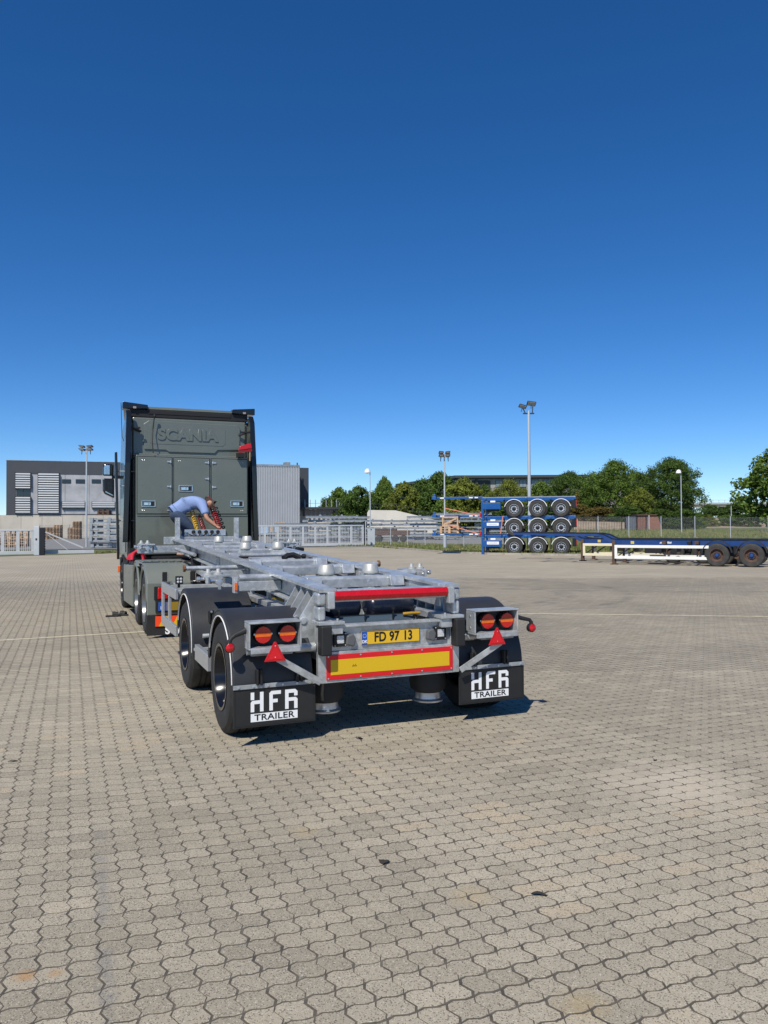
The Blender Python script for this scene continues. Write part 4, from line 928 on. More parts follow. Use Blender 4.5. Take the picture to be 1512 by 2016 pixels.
slipper(gp(222, 1215) + Vector((0, 0, .009)), R(-70), 'black slipper on the paving left of the truck, the farther left of the pair')
slipper(gp(238, 1213) + Vector((0, 0, .009)), R(-98), 'black slipper on the paving left of the truck, the one nearer the wheels')
# leaves and scraps on the paving
LEAF = mat('dead dark leaf', (.035, .03, .024), .8, 0, .3, 30)
def leaf(px, py, ln, rz, label):
    c = gp(px, py); m = MB(); pts = []
    for i in range(9):
        t = i / 8; wd = (.42 if ln < .07 else .17) * ln * math.sin(math.pi * t) ** .8 + .002; z = .002 + .006 * math.sin(math.pi * t * 1.3) + .001 * (i % 2); pts.append((ln * (t - .5), wd, z))
    for (a, wa, za), (b, wb, zb) in zip(pts, pts[1:]):
        m.quad((a, -wa, za + .004), (b, -wb, zb + .004), (b, 0, zb), (a, 0, za)); m.quad((a, 0, za), (b, 0, zb), (b, wb, zb + .003), (a, wa, za + .003))
    o = m.build('dead_leaf', LEAF, loc=(c.x, c.y, .009), rot=(0, 0, rz)); tag(o, label, 'leaf', 'dead leaves lying on the paving')
leaf(756, 1701, .062, R(80), 'rounded black leaf on the paving in the middle foreground')
leaf(1062, 1766, .075, R(-8), 'elongated dark leaf with a stalk on the paving at the right foreground')
leaf(26, 1502, .07, R(30), 'small curled brown leaf on the paving at the left edge')
leaf(709, 1457, .05, R(10), 'small dark leaf on the sunlit paving just behind the trailer')
leaf(1290, 1500, .03, R(50), 'tiny dark leaf on the pale worn paving at the right')

# ------------------------------------------------------------------ the man bending over the coupling panel
SKIN = mat('sun tanned skin', (.40, .20, .125), .55, 0, .08, 12)
SHIRT = mat('light blue shirt cloth', (.22, .305, .53), .85, 0, .06, 10, .5, 18)
JEANS = mat('blue denim', (.032, .052, .095), .9, 0, .25, 14, .4, 25)
HAIR = mat('short brown hair', (.055, .035, .022), .8, 0, .3, 60, .5, 120)
SHOE = mat('tan leather shoe', (.36, .21, .15), .6, 0, .15, 20)
MO = Vector((-.40, 9.32, 1.149))
PM = empty('person', W(*MO), TH, 'man in light blue shirt and jeans bending over the hose couplings behind the cab', 'person')
def skin(name, verts, edges, root, mt, parent, sub=2):
    me = bpy.data.meshes.new(name); me.from_pydata([Vector(v[:3]) - MO for v in verts], edges, []); o = link(name, me, parent)
    m = o.modifiers.new('s', 'SKIN'); m.use_smooth_shade = True
    for i, v in enumerate(verts):
        r = v[3]; sv = me.skin_vertices[0].data[i]; sv.radius = r if isinstance(r, tuple) else (r, r); sv.use_root = (i == root)
    m2 = o.modifiers.new('u', 'SUBSURF'); m2.levels = m2.render_levels = sub
    me2 = bpy.data.meshes.new_from_object(o.evaluated_get(bpy.context.evaluated_depsgraph_get())); o.modifiers.clear(); o.data = me2; me2.name = name
    me2.materials.clear(); me2.materials.append(mt)
    me2.polygons.foreach_set('use_smooth', [True] * len(me2.polygons))
    return o
V = [(-.44, 9.32, 2.0, .09), (-.30, 9.32, 2.12, .09), (-.14, 9.32, 2.18, .10), (.0, 9.32, 2.20, .09), (.09, 9.31, 2.19, .055), (.135, 9.29, 2.185, .075), (.175, 9.27, 2.17, .095), (.215, 9.25, 2.13, .075), (.235, 9.24, 2.09, .045)]
E_ = [(i, i + 1) for i in range(8)]
V += [(.245, 9.20, 2.145, .016)]; E_ += [(7, 9)]                                     # nose
def limb(chain, start):
    global V, E_
    last = start
    for c in chain: V.append(c); E_.append((last, len(V) - 1)); last = len(V) - 1
    return last
for s, hipx, knee, ank, toe in ((-1, -.42, (-.16, 9.18, 1.66), (-.25, 9.22, 1.215), (-.12, 9.14, 1.175)), (1, -.45, (-.24, 9.43, 1.64), (-.40, 9.46, 1.215), (-.28, 9.40, 1.175))):
    limb([(hipx, 9.32 + s * .10, 1.94, .065), tuple(knee[i] * .5 + (hipx, 9.32 + s * .1, 1.96)[i] * .5 for i in range(3)) + (.06,), knee + (.05,), tuple((knee[i] + ank[i]) / 2 for i in range(3)) + (.048,), ank + (.036,), toe + (.035,)], 0)
for s, sh, el, wr, hd in ((-1, (.02, 9.13, 2.14), (.07, 9.0, 1.88), (.235, 8.93, 1.725), (.29, 8.91, 1.70)), (1, (.05, 9.48, 2.12), (.17, 9.36, 1.88), (.285, 9.10, 1.74), (.31, 9.03, 1.70))):
    k = limb([sh + (.066,), tuple((sh[i] + el[i]) / 2 for i in range(3)) + (.052,), el + (.044,), tuple((el[i] + wr[i]) / 2 for i in range(3)) + (.042,), wr + (.028,), hd + (.036,)], 3)
    d = (Vector(hd) - Vector(wr)).normalized(); sd = d.cross(Vector((0, 0, 1))).normalized()
    for f in range(4):
        o_ = sd * (.03 - .02 * f); l = (.036, .042, .04, .032)[f]; p1 = Vector(hd) + d * .028 + o_; p2 = p1 + d * l + Vector((0, 0, -.012)); p3 = p2 + d * l * .5 + Vector((0, 0, -.026))
        limb([tuple(p1) + (.011,), tuple(p2) + (.009,), tuple(p3) + (.008,)], k)
    t0 = Vector(wr) + d * .03 + sd * .035; limb([tuple(t0) + (.012,), tuple(t0 + d * .03 + sd * .015 - Vector((0, 0, .02))) + (.009,)], k - 1)
skin('body', V, E_, 0, SKIN, PM)
sv = [(-.45, 9.32, 2.03, .152), (-.39, 9.32, 2.075, .150), (-.30, 9.32, 2.135, .148), (-.14, 9.32, 2.195, .158), (.0, 9.32, 2.20, .125), (.065, 9.315, 2.195, .078)]
se = [(0, 1), (1, 2), (2, 3), (3, 4), (4, 5)]
for sh, el in (((.02, 9.13, 2.14), (.07, 9.0, 1.88)), ((.05, 9.48, 2.12), (.17, 9.36, 1.88))):
    n_ = len(sv); sv += [sh + (.088,), tuple(sh[i] * .45 + el[i] * .55 for i in range(3)) + (.078,), tuple(sh[i] * .25 + el[i] * .75 for i in range(3)) + (.080,)]; se += [(4, n_), (n_, n_ + 1), (n_ + 1, n_ + 2)]
skin('shirt', sv, se, 1, SHIRT, PM)
jv = [(-.455, 9.32, 2.05, .146), (-.45, 9.32, 1.96, .158)]; je = [(0, 1)]
for s, hipx, knee, ank in ((-1, -.42, (-.16, 9.18, 1.66), (-.25, 9.22, 1.25)), (1, -.45, (-.24, 9.43, 1.64), (-.40, 9.46, 1.25))):
    n_ = len(jv); h_ = (hipx, 9.32 + s * .11, 1.92); jv += [h_ + (.115,), tuple((h_[i] + knee[i]) / 2 for i in range(3)) + (.102,), knee + (.082,), tuple((knee[i] + ank[i]) / 2 for i in range(3)) + (.072,), ank + (.066,)]
    je += [(1, n_), (n_, n_ + 1), (n_ + 1, n_ + 2), (n_ + 2, n_ + 3), (n_ + 3, n_ + 4)]
skin('jeans', jv, je, 0, JEANS, PM)
skin('collar', [(.055, 9.318, 2.198, .070), (.088, 9.312, 2.192, .066)], [(0, 1)], 0, SHIRT, PM)
skin('hair', [(.135, 9.305, 2.215, .062), (.180, 9.282, 2.205, .084), (.222, 9.262, 2.165, .066)], [(0, 1), (1, 2)], 1, HAIR, PM)
for a, t in (((-.27, 9.23, 1.195), (-.11, 9.13, 1.185)), ((-.42, 9.47, 1.195), (-.27, 9.395, 1.185))):
    mid = tuple((a[i] + t[i]) / 2 for i in range(3)); skin('shoe', [a + ((.052, .046),), mid + ((.052, .042),), t + ((.048, .032),)], [(0, 1), (1, 2)], 1, SHOE, PM)

# ------------------------------------------------------------------ blue trailers
BLUE = mat('blue chassis paint', (.006, .078, .28), .35, 0, .12, 3, coat=.3)
BLUED = mat('old blue chassis paint', (.008, .05, .20), .45, 0, .2, 2, dirt=(.06, .05, .045), dirtamt=.5, dscale=2)
CREAM = mat('cream painted frame', (.72, .66, .48), .5, 0, .06, 3); WPNT = mat('white painted frame', (.80, .80, .76), .5, 0, .05, 3, dirt=(.4, .36, .3), dirtamt=.3, dscale=3)
RUST = mat('rusty brown steel', (.085, .05, .034), .8, 0, .4, 6)
SIL = mat('silver wheel disc', (.72, .73, .74), .3, .6)
WB = wheel_meshes(.50, .36, .275, TYREG, DARK, DARK, .09, 'blue', ring=SIL)
WO = wheel_meshes(.475, .36, .27, TYREG, RUST, BLUED, .10, 'old')
REDW = mat('orange strap webbing', (.62, .22, .14), .7)
ALB = R(-15)
def face_u(px, Y): return at(px, 1040, Y)
SB = gp(951, 1092); SB.z = 0
def stacktrailer(level, label):
    """three axle container chassis; local x to the right along the side, y away from the camera"""
    t = empty('stacked_chassis', SB + Vector((0, 0, 1.12 * level)), ALB, label, 'trailer', 'three blue container chassis in a stack')
    for v in (.25, 1.95):
        MB().box(-.1, 5.4, v, v + .14, .99, 1.17).build('chassis_rail', BLUE, t, .006)
    for u in (.1, 1.2, 2.5, 3.9, 5.3): MB().box(u, u + .1, .02, 2.38, 1.02, 1.15).build('cross_member', BLUE, t, .006)
    MB().box(-.06, 5.38, .40, .46, 1.171, 1.215).box(-.06, 5.38, 1.88, 1.94, 1.171, 1.215).build('rail_cap', GF if level == 2 else BLUE, t)
    MB().box(0, 1.06, .0, .5, .47, .86).build('tool_box', BLUE, t, .008)
    if level < 2:
        sp = MB().box(.24, .95, -.012, -.002, .61, .78).build('sign_plate', WHT, t); m = MB(); x = .32; r_ = random.Random(level)
        while x < .86:
            wd = r_.uniform(.015, .04); m.box(x, x + wd, -.0145, -.0125, .675, .675 + r_.uniform(.03, .05)); x += wd + .012
        m.build('sign_lettering', mat('grey print', (.25, .27, .35), .6), sp)
    MB().box(.45, .75, .02, .3, .88, .98).build('junction_box', WHT, t, .01)
    MB().box(.3, .95, .1, .45, .36, .468).build('step', BLKM, t, .006)
    for v in (.05, 1.9):
        MB().box(-.10, .05, v, v + .18, .02 if level == 0 else -.10, 1.0).box(-.16, .10, v - .02, v + .2, 0 if level == 0 else -.125, .02 if level == 0 else -.10).build('landing_leg', BLUE, t, .006)
    MB().box(.18, .34, .15, .4, .1 if level == 0 else .2, .47).build('leg_gearbox', DARK, t, .01)
    MB().box(-.12, .06, .3, .4, .2, 1.0).build('brace', DARK, t)
    # telescopic neck sticking out to the left
    MB().box(-3.15, -.1, .85, 1.05, 1.16, 1.27).box(-3.15, -.1, 1.35, 1.55, 1.16, 1.27).build('neck', BLUE, t, .008)
    MB().box(-3.2, -2.95, .5, 1.9, 1.13, 1.30).box(-3.12, -3.0, .55, .65, 1.30, 1.45).build('neck_head', BLUE, t, .008)
    for a, b in ((-2.75, -2.5), (-.95, -.72), (-.6, -.4)): MB().box(a, b, .835, .848, 1.18, 1.25).build('reflector', WHT, t)
    for u in (1.85, 3.22, 4.57):
        wheel(WB, t, (u, .2, .48), R(90)); wheel(WB, t, (u, 2.2, .48), R(-90))
        MB().tube((u, .3, .48), (u, 2.1, .48), .07).build('axle', DARK, t)
        f = MB()
        pts = [(u + p, q) for p, q in arc(0, .48, .555, .575, 12, 168, 20)]
        f.prism(pts, 'y', .0, .42); f.build('fender', BLKP, t, 0, True)
        MB().prism([(u + p, q) for p, q in arc(0, .48, .545, .58, 14, 166, 20)], 'y', -.014, -.002).build('fender_edge', WHT, t)
        MB().box(u - .62, u - .56, .1, .3, .35, 1.0).build('suspension_hanger', DARK, t)
    MB().box(5.2, 5.42, .05, 2.35, .5, 1.0).build('rear_bumper', DARK, t, .01)
    MB().box(5.43, 5.45, .1, .3, .6, .95).build('tail_board', REDF, t)
    return t
for i, l in enumerate(('bottom one of three stacked blue container chassis, standing on the paving', 'middle one of three stacked blue container chassis, with white sign plate', 'topmost of three stacked blue container chassis, without a sign plate')): stacktrailer(i, l)
def bw(u, v, z): return SB + Matrix.Rotation(ALB, 3, 'Z') @ Vector((u, v, z))
# straps
def strap(a, b, lab):
    a = bw(*a); b = bw(*b); m = MB(a); m.bar(a, b, .05, .05); o = m.build('lashing_strap', REDW, loc=a); tag(o, lab, 'strap', 'orange lashing straps on the chassis stack')
strap((-2.45, .8, 2.83), (-.2, .3, 2.33), 'orange lashing strap slanting down above the middle blue neck')
strap((-2.2, .8, 1.78), (-.2, .3, 1.22), 'orange lashing strap slanting down right of the pallets')
strap((1.2, -.03, 2.3), (1.05, -.03, 1.25), 'orange strap hanging between the tool box and first wheel of the chassis stack')
strap((5.48, -.02, 2.1), (5.52, -.02, 1.15), 'orange strap hanging at the rear end of the chassis stack')
for i, z in enumerate((1.25, 2.35)):
    m = MB(); m.path([(0, 0, 0), (.05, .02, .12), (-.05, .0, .2), (.04, 0, .1), (.0, .02, -.1)], .045, 6)
    o = m.build('strap_knot', RED, loc=bw(-.16, -.05, z)); tag(o, ('knotted red strap end at the lower blue neck of the stack', 'knotted red strap end at the middle blue neck of the stack')[i], 'strap')
# pallets on the lowest neck
WOOD = mat('pale pallet wood', (.50, .34, .21), .8, 0, .2, 5); WOODD = mat('grey brown pallet wood', (.26, .17, .105), .85, 0, .25, 3)
def pallet_mesh(mt):
    m = MB()
    for i in range(5): m.box(-.6, .6, -.4 + i * .175, -.3 + i * .175, .122, .144)
    for y in (-.4, -.05, .3): m.box(-.6, .6, y, y + .1, 0, .022)
    for x in (-.6, -.07, .46):
        for y in (-.4, -.05, .3): m.box(x, x + .14, y, y + .1, .022, .1)
        m.box(x, x + .14, -.4, .4, .1, .122)
    return m.mesh('pallet', mt)
PM1, PM2 = pallet_mesh(WOOD), pallet_mesh(WOODD)
base = bw(-2.18, 1.2, 1.275)
for i in range(3):
    o = link('pallet', PM1, None, base + Vector((0, 0, i * .145)), (0, 0, ALB)); tag(o, '%s of three wooden pallets lying on the blue neck' % ('lowest', 'middle', 'topmost')[i], 'pallet', 'pallets on the blue neck')
cr = empty('wooden_crate', base + Vector((.05, 0, .436)), ALB, 'open wooden crate with diagonal boards standing on the pallets', 'crate')
for x in (-.5, .42):
    for y in (-.38, .3): MB().box(x, x + .08, y, y + .08, 0, .62).build('post', WOOD, cr)
for y in (-.40, .385): MB().box(-.42, .42, y, y + .018, .0, .1).box(-.42, .42, y, y + .018, .5, .6).bar((-.40, y + .009, .12), (.40, y + .009, .48), .02, .09, up=(0, 0, 1)).build('side_board', WOOD, cr)
for x in (-.50, .482): MB().box(x, x + .018, -.3, .3, .1, .2).box(x, x + .018, -.3, .3, .5, .6).build('end_board', WOODD, cr)

ALN = R(-30)
def flat_trailer(org, label, frame, fmat):
    t = empty('skeletal_trailer', org, ALN, label, 'trailer', 'two old blue skeletal trailers parked side by side')
    for v in (.55, 1.65):
        m = MB(); m.prism([(-3.64, 1.26), (-.7, 1.22), (-.25, .95), (.0, .82), (8.4, .82), (8.4, 1.06), (.1, 1.08), (-.2, 1.12), (-.55, 1.30), (-.9, 1.36), (-3.64, 1.38)], 'y', v, v + .13); m.build('chassis_rail', BLUED, t)
    m = MB()
    for v in (.53, 1.63): m.prism([(-3.66, 1.382), (-.88, 1.362), (-.53, 1.302), (-.18, 1.122), (.1, 1.083), (8.4, 1.063), (8.4, 1.085), (.1, 1.105), (-.17, 1.145), (-.52, 1.325), (-.87, 1.385), (-3.66, 1.405)], 'y', v, v + .17)
    m.build('top_flange', DARK, t)
    for u in (-3.6, -2.2, -1.0, .3, 2.0, 3.3, 4.8, 6.2, 8.2):
        z = 1.28 if u < -.6 else 1.0; MB().box(u, u + .09, .69, 1.64, z - .1, z + .05).build('cross_member', DARK, t)
    for u in (2.0, 3.3, 3.0): MB().box(u, u + .16, .1, .54, .9, 1.04).build('outrigger', RUST if u != 3.0 else DARK, t, .01)
    for v in (.12, 2.1):
        MB().box(-.07, .08, v, v + .14, .04, 1.05).box(-.14, .16, v - .06, v + .2, .0, .04).build('landing_leg', RUST, t, .006)
        m = MB(); a, b = (v - .1, v - .04)
        m.box(.06, 3.85, a, b, .74, .86); m.box(.06, 3.85, a, b, .27, .39); m.box(.06, .17, a, b, .391, .739)
        m.build('side_guard', fmat, t, .006)
        MB().bar((.2, v + .0, .40), (.75, v + .0, .76), .04, .05).bar((3.4, v, .4), (3.4, v, .82), .05, .05).build('guard_stay', DARK, t)
    for u in (4.15, 5.43, 6.71):
        wheel(WO, t, (u, .2, .475), R(90)); wheel(WO, t, (u, 2.2, .475), R(-90))
        MB().tube((u, .3, .475), (u, 2.1, .475), .07).build('axle', DARK, t)
        for v in (0, 1.98): MB().prism([(u + p, q) for p, q in arc(0, .5, .55, .58, 8, 172, 20)], 'y', v, v + .42).build('fender', BLKP, t, 0, True)
        MB().box(u - .7, u - .58, .5, .8, .5, .85).build('suspension_hanger', DARK, t)
    MB().box(1.2, 1.9, .6, 1.7, .5, .78).tube((2.4, .6, .6), (2.4, 1.7, .6), .14).build('air_tank', DARK, t, .02)
    MB().box(.64, .78, .536, .549, .90, 1.02).build('yellow_sticker', mat('yellow sticker', (.6, .48, .1), .6, 0, .4, 40), t)
    m = MB(); x = 1.86; r_ = random.Random(4)
    while x < 2.3:
        wd = r_.uniform(.02, .04); m.box(x, x + wd, .538, .549, .955, .955 + r_.uniform(.03, .055)); x += wd + .014
    m.box(1.84, 2.32, .538, .549, .925, .95); m.build('side_lettering', WHT, t)
    return t
gn = gp(1207, 1112); gn.z = 0; gf_ = gp(1145, 1105); gf_.z = 0
flat_trailer(gn, 'blue skeletal trailer with white side guard parked at the right, the nearer of two', None, WPNT)
flat_trailer(gf_, 'blue skeletal trailer with cream side guard behind the one with the white guard', None, CREAM)

# ------------------------------------------------------------------ light masts and lamps
POLE = mat('pale galvanised pole', (.52, .55, .57), .5, .3); FLOOD = mat('dark floodlight', (.05, .052, .055), .4, .3); OPAL = mat('opal lamp glass', (.80, .80, .78), .3)
def mast(base, H, r, label, dark=False, nlow=0):
    t = empty('floodlight_mast', base, 0, label, 'light mast', 'floodlight masts around the yard')
    m = MB()
    if nlow: m.tube((0, 0, 0), (0, 0, nlow), r * 1.9, n=14); m.tube((0, 0, nlow), (0, 0, nlow + .06), r * 1.9, r, n=14)
    m.tube((0, 0, nlow), (0, 0, H), r, r * .72, n=14); m.build('pole', POLE, t, 0, True)
    MB().box(-(.3 if nlow else .45), .3 if nlow else .45, -.06, .06, H - .28, H - .18).build('cross_arm', FLOOD if dark else POLE, t)
    return t
def flood(t, x, z, tilt, wd=.62):
    o = MB().box(-wd / 2, wd / 2, -.22, .22, -.05, .05).build('floodlight', FLOOD, t, .02, loc=(x, -.15, z), rot=tilt)
    MB().box(-wd / 2 + .05, wd / 2 - .05, -.2, .2, -.072, -.0605).build('floodlight_glass', mat('floodlight glass', (.5, .52, .55), .1), o)
    MB().tube((-.0, .1, -.05), (0, .15, -.42), .03).build('bracket', FLOOD, o)
b = gp(170, 1077); b.z = -.05; H = (at(170, 878, b.y).z + .05); t = mast(b, H - .1, .085, 'tall mast with four small floodlights in front of the left warehouse')
for x in (-.36, .36):
    for z in (0, -.22): flood(t, x, H - .05 + z * 1.3, (R(-14), R(6 if x < 0 else -6), 0), .50)
b = gp(876, 1081); b.z = -.05; H = at(878, 890, b.y).z + .05; t = mast(b, H - .1, .07, 'slim mast with small floodlights behind the pallets', nlow=1.15)
for x in (-.25, .25):
    for z in (0, -.22): flood(t, x, H - .05 + z, (R(-14), R(5 if x < 0 else -5), 0), .36)
b = at(1043, 1075, 62); b.z = -.05; H = at(1041, 800, 62).z + .05; t = mast(b, H - .35, .15, 'tallest floodlight mast, with two big tilted lamps, behind the chassis stack', True)
flood(t, -.50, H - .02, (R(-24), R(16), 0), .62); flood(t, .20, H + .20, (R(-40), R(8), 0), .72)
MB().tube((-.48, 0, H - .1), (-.25, 0, H - .6), .04).tube((.35, 0, H + .1), (.3, 0, H - .58), .04).build('lamp_bracket', FLOOD, t)
def streetlamp(px, pyt, Y, label):
    b = at(px, 1050, Y); b.z = mz(px, Y) - .05; top = at(px, pyt, Y).z - b.z; t = empty('street_lamp', b, 0, label, 'street lamp', 'white street lamps')
    MB().tube((0, 0, 0), (0, 0, top - .3), .06, .045).path([(0, 0, top - .32), (-.02, 0, top - .15), (-.15, 0, top - .05), (-.3, 0, top - .1)], .035, 8).build('pole', POLE, t, 0, True)
    MB().lathe((-.26, 0, top - .42), 'z', [(.30, .0), (.29, .05), (.24, .22), (.12, .36), (.0001, .40)], 20).build('shade', OPAL, t, 0, True)
    MB().lathe((-.26, 0, top - .50), 'z', [(.0001, 0), (.14, .02), (.2, .08)], 16).build('bulb_cover', OPAL, t, 0, True)
streetlamp(729, 922, 74, 'white domed street lamp beside the gate cabinet')
streetlamp(1342, 924, 84, 'white domed street lamp in front of the broad tree at right')

# ------------------------------------------------------------------ gates and fences
WGATE = mat('white grey gate paint', (.52, .54, .55), .5, 0, .06, 2)
def gate(a, b, H, nb, ns, name, label, seed=0, tail=None, z0=.05):
    a = Vector((a.x, a.y, 0)); d = (Vector((b.x, b.y, 0)) - a); L_ = d.length; rz = math.atan2(d.y, d.x)
    t = empty(name, a, rz, label, 'gate')
    MB().box(0, L_ + (tail or 0), -.06, .06, z0, z0 + .22).build('bottom_beam', WGATE, t, .008)
    MB().box(0, L_, -.05, .05, H - .11, H).build('top_rail', WGATE, t, .008)
    mb = MB().box(-.014, .014, -.014, .014, z0 + .221, H - .111).mesh('bar', WGATE); ms = MB().box(-.10, .10, -.035, .035, z0 + .221, H - .111).mesh('stile', WGATE)
    for i in range(ns + 1): link('stile', ms, t, (.1 + (L_ - .2) * i / ns, 0, 0))
    for i in range(nb):
        x = L_ * (i + .5) / nb
        if min(abs(x - (.1 + (L_ - .2) * k / ns)) for k in range(ns + 1)) > .14: link('bar', mb, t, (x, 0, 0))
    return t, L_
g0, g1 = gp(-60, 1095), gp(68, 1092.5)
H = (1092.5 - 1042) / 1514 * g1.y; t, L_ = gate(g0, g1, H, 32, 4, 'sliding_gate', 'white bar sliding gate with diagonal tail brace at the far left', tail=(gp(185, 1091) - g1).length)
xe = L_ + .35; xt = L_ + (gp(163, 1091.3) - g1).length
MB().bar((xe, 0, H - .05), (xt, 0, .42), .07, .09).build('tail_brace', WGATE, t)
MB().bar((xe + .4, 0, H - .35), (L_ + (gp(130, 1092) - g1).length, 0, .3), .03, .04).build('tail_tie', WGATE, t)
gpst = empty('gate_post', gp(74, 1093), R(10), 'pale grey gate drive post at the end of the left gate', 'gate post')
MB().box(-.2, .12, -.12, .12, 0, H + .2).build('post', mat('pale grey post', (.45, .48, .50), .5, 0, .06, 2), gpst, .02)
MB().box(.121, .42, -.10, .10, 0, H + .1).build('guide_column', DARK, gpst, .01)
MB().box(-.1, .0, -.13, -.121, .95, 1.08).build('key_box', INK, gpst)
m = MB()
for i in range(9): m.box(.421, .47, -.05, .05, .2 + i * .16, .28 + i * .16)
m.build('guide_rollers', DARK, gpst)
g0, g1 = gp(440, 1079.5), gp(716, 1074.5); H = (1074.5 - 1033.5) / 1514 * g1.y
gate(g0, g1, H, 90, 11, 'sliding_gate', 'long pale bar sliding gate between the truck and the grey cabinet')
b = gp(718, 1075); po = empty('gate_post', b, 0, 'dark slim gate end post left of the grey cabinet', 'gate post')
MB().box(-.05, .05, -.05, .05, 0, H + .35).build('post', DARK, po); MB().box(.06, .12, -.05, .05, 0, H + .3).build('stop', POLE, po)
b = gp(731, 1074); cbn = empty('gate_cabinet', b, 0, 'tall grey steel cabinet at the end of the long gate', 'cabinet')
MB().box(-.34, .34, -.2, .2, 0, 1.58).build('housing', mat('light grey cabinet paint', (.40, .44, .46), .5, 0, .08, 2), cbn, .02); MB().box(-.36, .36, -.22, .22, 1.581, 1.62).build('roof', POLE, cbn); MB().box(-.05, .05, -.21, -.201, 1.4, 1.5).build('lock', INK, cbn)
# chain link fences
WIRE = mat('fence wire', (.30, .32, .33), .6, .3); 
def chain(pts, H, sp, label, wires=True, topbar=False, pm=POLE, pitch=.16):
    a = pts[0]; t = empty('chain_link_fence', a, 0, label, 'fence'); m = MB(a)
    for p, q in zip(pts, pts[1:]):
        L_ = (q - p).length; d = (q - p) / L_; n = max(1, round(L_ / sp))
        for i in range(n + 1):
            c = p + d * (L_ * i / n) - a; MB().tube(c + Vector((0, 0, -.05)), c + Vector((0, 0, H + .08)), .035, n=8).build('post', pm, t)
        if topbar: MB().tube(p - a + Vector((0, 0, H)), q - a + Vector((0, 0, H)), .028, n=6).build('top_rail', pm, t)
        for z in (.05, H / 2, H - .02): m.tube(p + Vector((0, 0, z)), q + Vector((0, 0, z)), .005, n=3, cap=False)
        k = int(L_ / pitch); hh = H - .05
        for i in range(-int(hh / pitch), k):
            for s in (0, 1):
                x0, x1 = i * pitch, i * pitch + hh; z0, z1 = 0, hh
                if x0 < 0: z0 = -x0; x0 = 0
                if x1 > L_: z1 = hh - (x1 - L_); x1 = L_
                if x1 <= x0: continue
                if s: z0, z1 = hh - z0, hh - z1
                m.tube(p + d * x0 + Vector((0, 0, .04 + z0)), p + d * x1 + Vector((0, 0, .04 + z1)), .0036, n=3, cap=False)
    m.build('wire_mesh', WIRE, t, recalc=False)
def gz(px, py): p = gp(px, py); p.z = -.03; return p
pr_ = [at(1120, 1060, 74), at(1512, 1060, 64), at(1620, 1060, 60)]
for p, q in zip(pr_, (1120, 1512, 1620)): p.z = mz(q, p.y) - .03
chain(pr_, 2.1, 3.0, 'chain link fence with pale posts behind the skeletal trailers')
pl_ = [gz(738, 1073), gz(1000, 1080)]
chain(pl_, 1.65, 2.6, 'chain link fence with thin posts between cabinet and blue chassis stack', topbar=True)
pq = [gz(78, 1081), gz(300, 1077)]
chain(pq, 2.0, 2.5, 'chain link fence behind the tail of the left gate', pm=GD)
# dark bar fence further back
t = empty('bar_fence', at(1125, 1050, 92) * 1, 0, 'dark steel bar fence in front of the brick hut', 'fence'); a = Vector(t.location); a.z = .75; t.location = a
L_ = 9.0
MB().box(0, L_, -.03, .03, 1.95, 2.02).box(0, L_, -.03, .03, .1, .17).build('rail', DARK, t); mb = MB().box(-.015, .015, -.015, .015, .171, 1.949).mesh('bar', DARK); mp = MB().box(-.05, .05, -.05, .05, 0, 2.1).mesh('post', DARK)
for i in range(46): link('bar', mb, t, (.1 + i * .195, 0, 0))
for i in range(4): link('post', mp, t, (i * 3.0, .08, 0))

# ------------------------------------------------------------------ warehouse at the left
CLAD = mat('anthracite cladding', (.055, .060, .070), .55, 0, .05, .5); CONC = mat('grey concrete panel', (.36, .37, .385), .85, 0, .2, .5, dirt=(.22, .23, .25), dirtamt=.5, dscale=.3); PLINTH = mat('beige concrete plinth', (.50, .46, .39), .85, 0, .12, .35, dirt=(.36, .33, .28), dirtamt=.5, dscale=.5, stretch=(1, 1, .3))
LOUV = mat('pale aluminium louvre', (.68, .69, .69), .45, .2); WINF = mat('dark window frame', (.03, .032, .035), .5)
YL, YR = 133.0, 148.0
PLc, PRc = at(12, 1042, YL), at(590, 1042, YR); PLc.z = PRc.z = 0
FD = PRc - PLc; FL = FD.length; FRZ = math.atan2(FD.y, FD.x); fd = FD / FL
def fs(px, py):
    """photo pixel -> (distance along facade, height)"""
    r = ray(px, py); n = Vector((-fd.y, fd.x, 0)); t_ = n.dot(PLc - CAMP) / n.dot(r); P = CAMP + r * t_; return (P - PLc).dot(fd), P.z
WH = empty('warehouse', PLc, FRZ, 'long warehouse with dark roof band, white louvres and concrete walls behind the left gate', 'building')
HT = fs(12, 907)[1]; zp = fs(60, 1012.5)[1]; zc = fs(60, 933)[1]
def fbox(px0, px1, py0, py1, d0, d1):
    (x0, z1), (x1, z0) = fs(px0, py0), fs(px1, py1); return MB().box(x0, x1, d0, d1, z0, z1)
xc = fs(507, 950)[0] - 6
MB().box(0, FL, .3, 30, 0, HT - .01).build('core', CLAD, WH)
MB().box(0, xc, 0, .29, zc, HT + .05).build('roof_band', CLAD, WH, .02)
MB().box(-.05, FL, -.05, .3, HT + .051, HT + .15).build('roof_edge', GF, WH)
x31 = fs(31, 950)[0]; MB().box(0, x31, 0, .29, zp, zc - .002).build('dark_pier', CLAD, WH, .02)
npan = 9; wdp = (xc - x31) / npan
for i in range(npan): MB().box(x31 + i * wdp + .02, x31 + (i + 1) * wdp - .02, .06, .28, zp + .03, zc - .004).build('concrete_panel', CONC, WH, .02)
MB().box(-.02, xc, -.03, .05, zp - .12, zp + .02).build('drip_edge', CLAD, WH)
npl = 12; wdp = (xc + 3) / npl
for i in range(npl): MB().box(-1 + i * wdp + .015, -1 + (i + 1) * wdp - .015, .0, .28, 0, zp - .13).build('plinth_panel', PLINTH, WH, .02)
MB().box(-20, -1.03, .0, 2, 0, zp - .13).build('yard_wall', PLINTH, WH, .02)
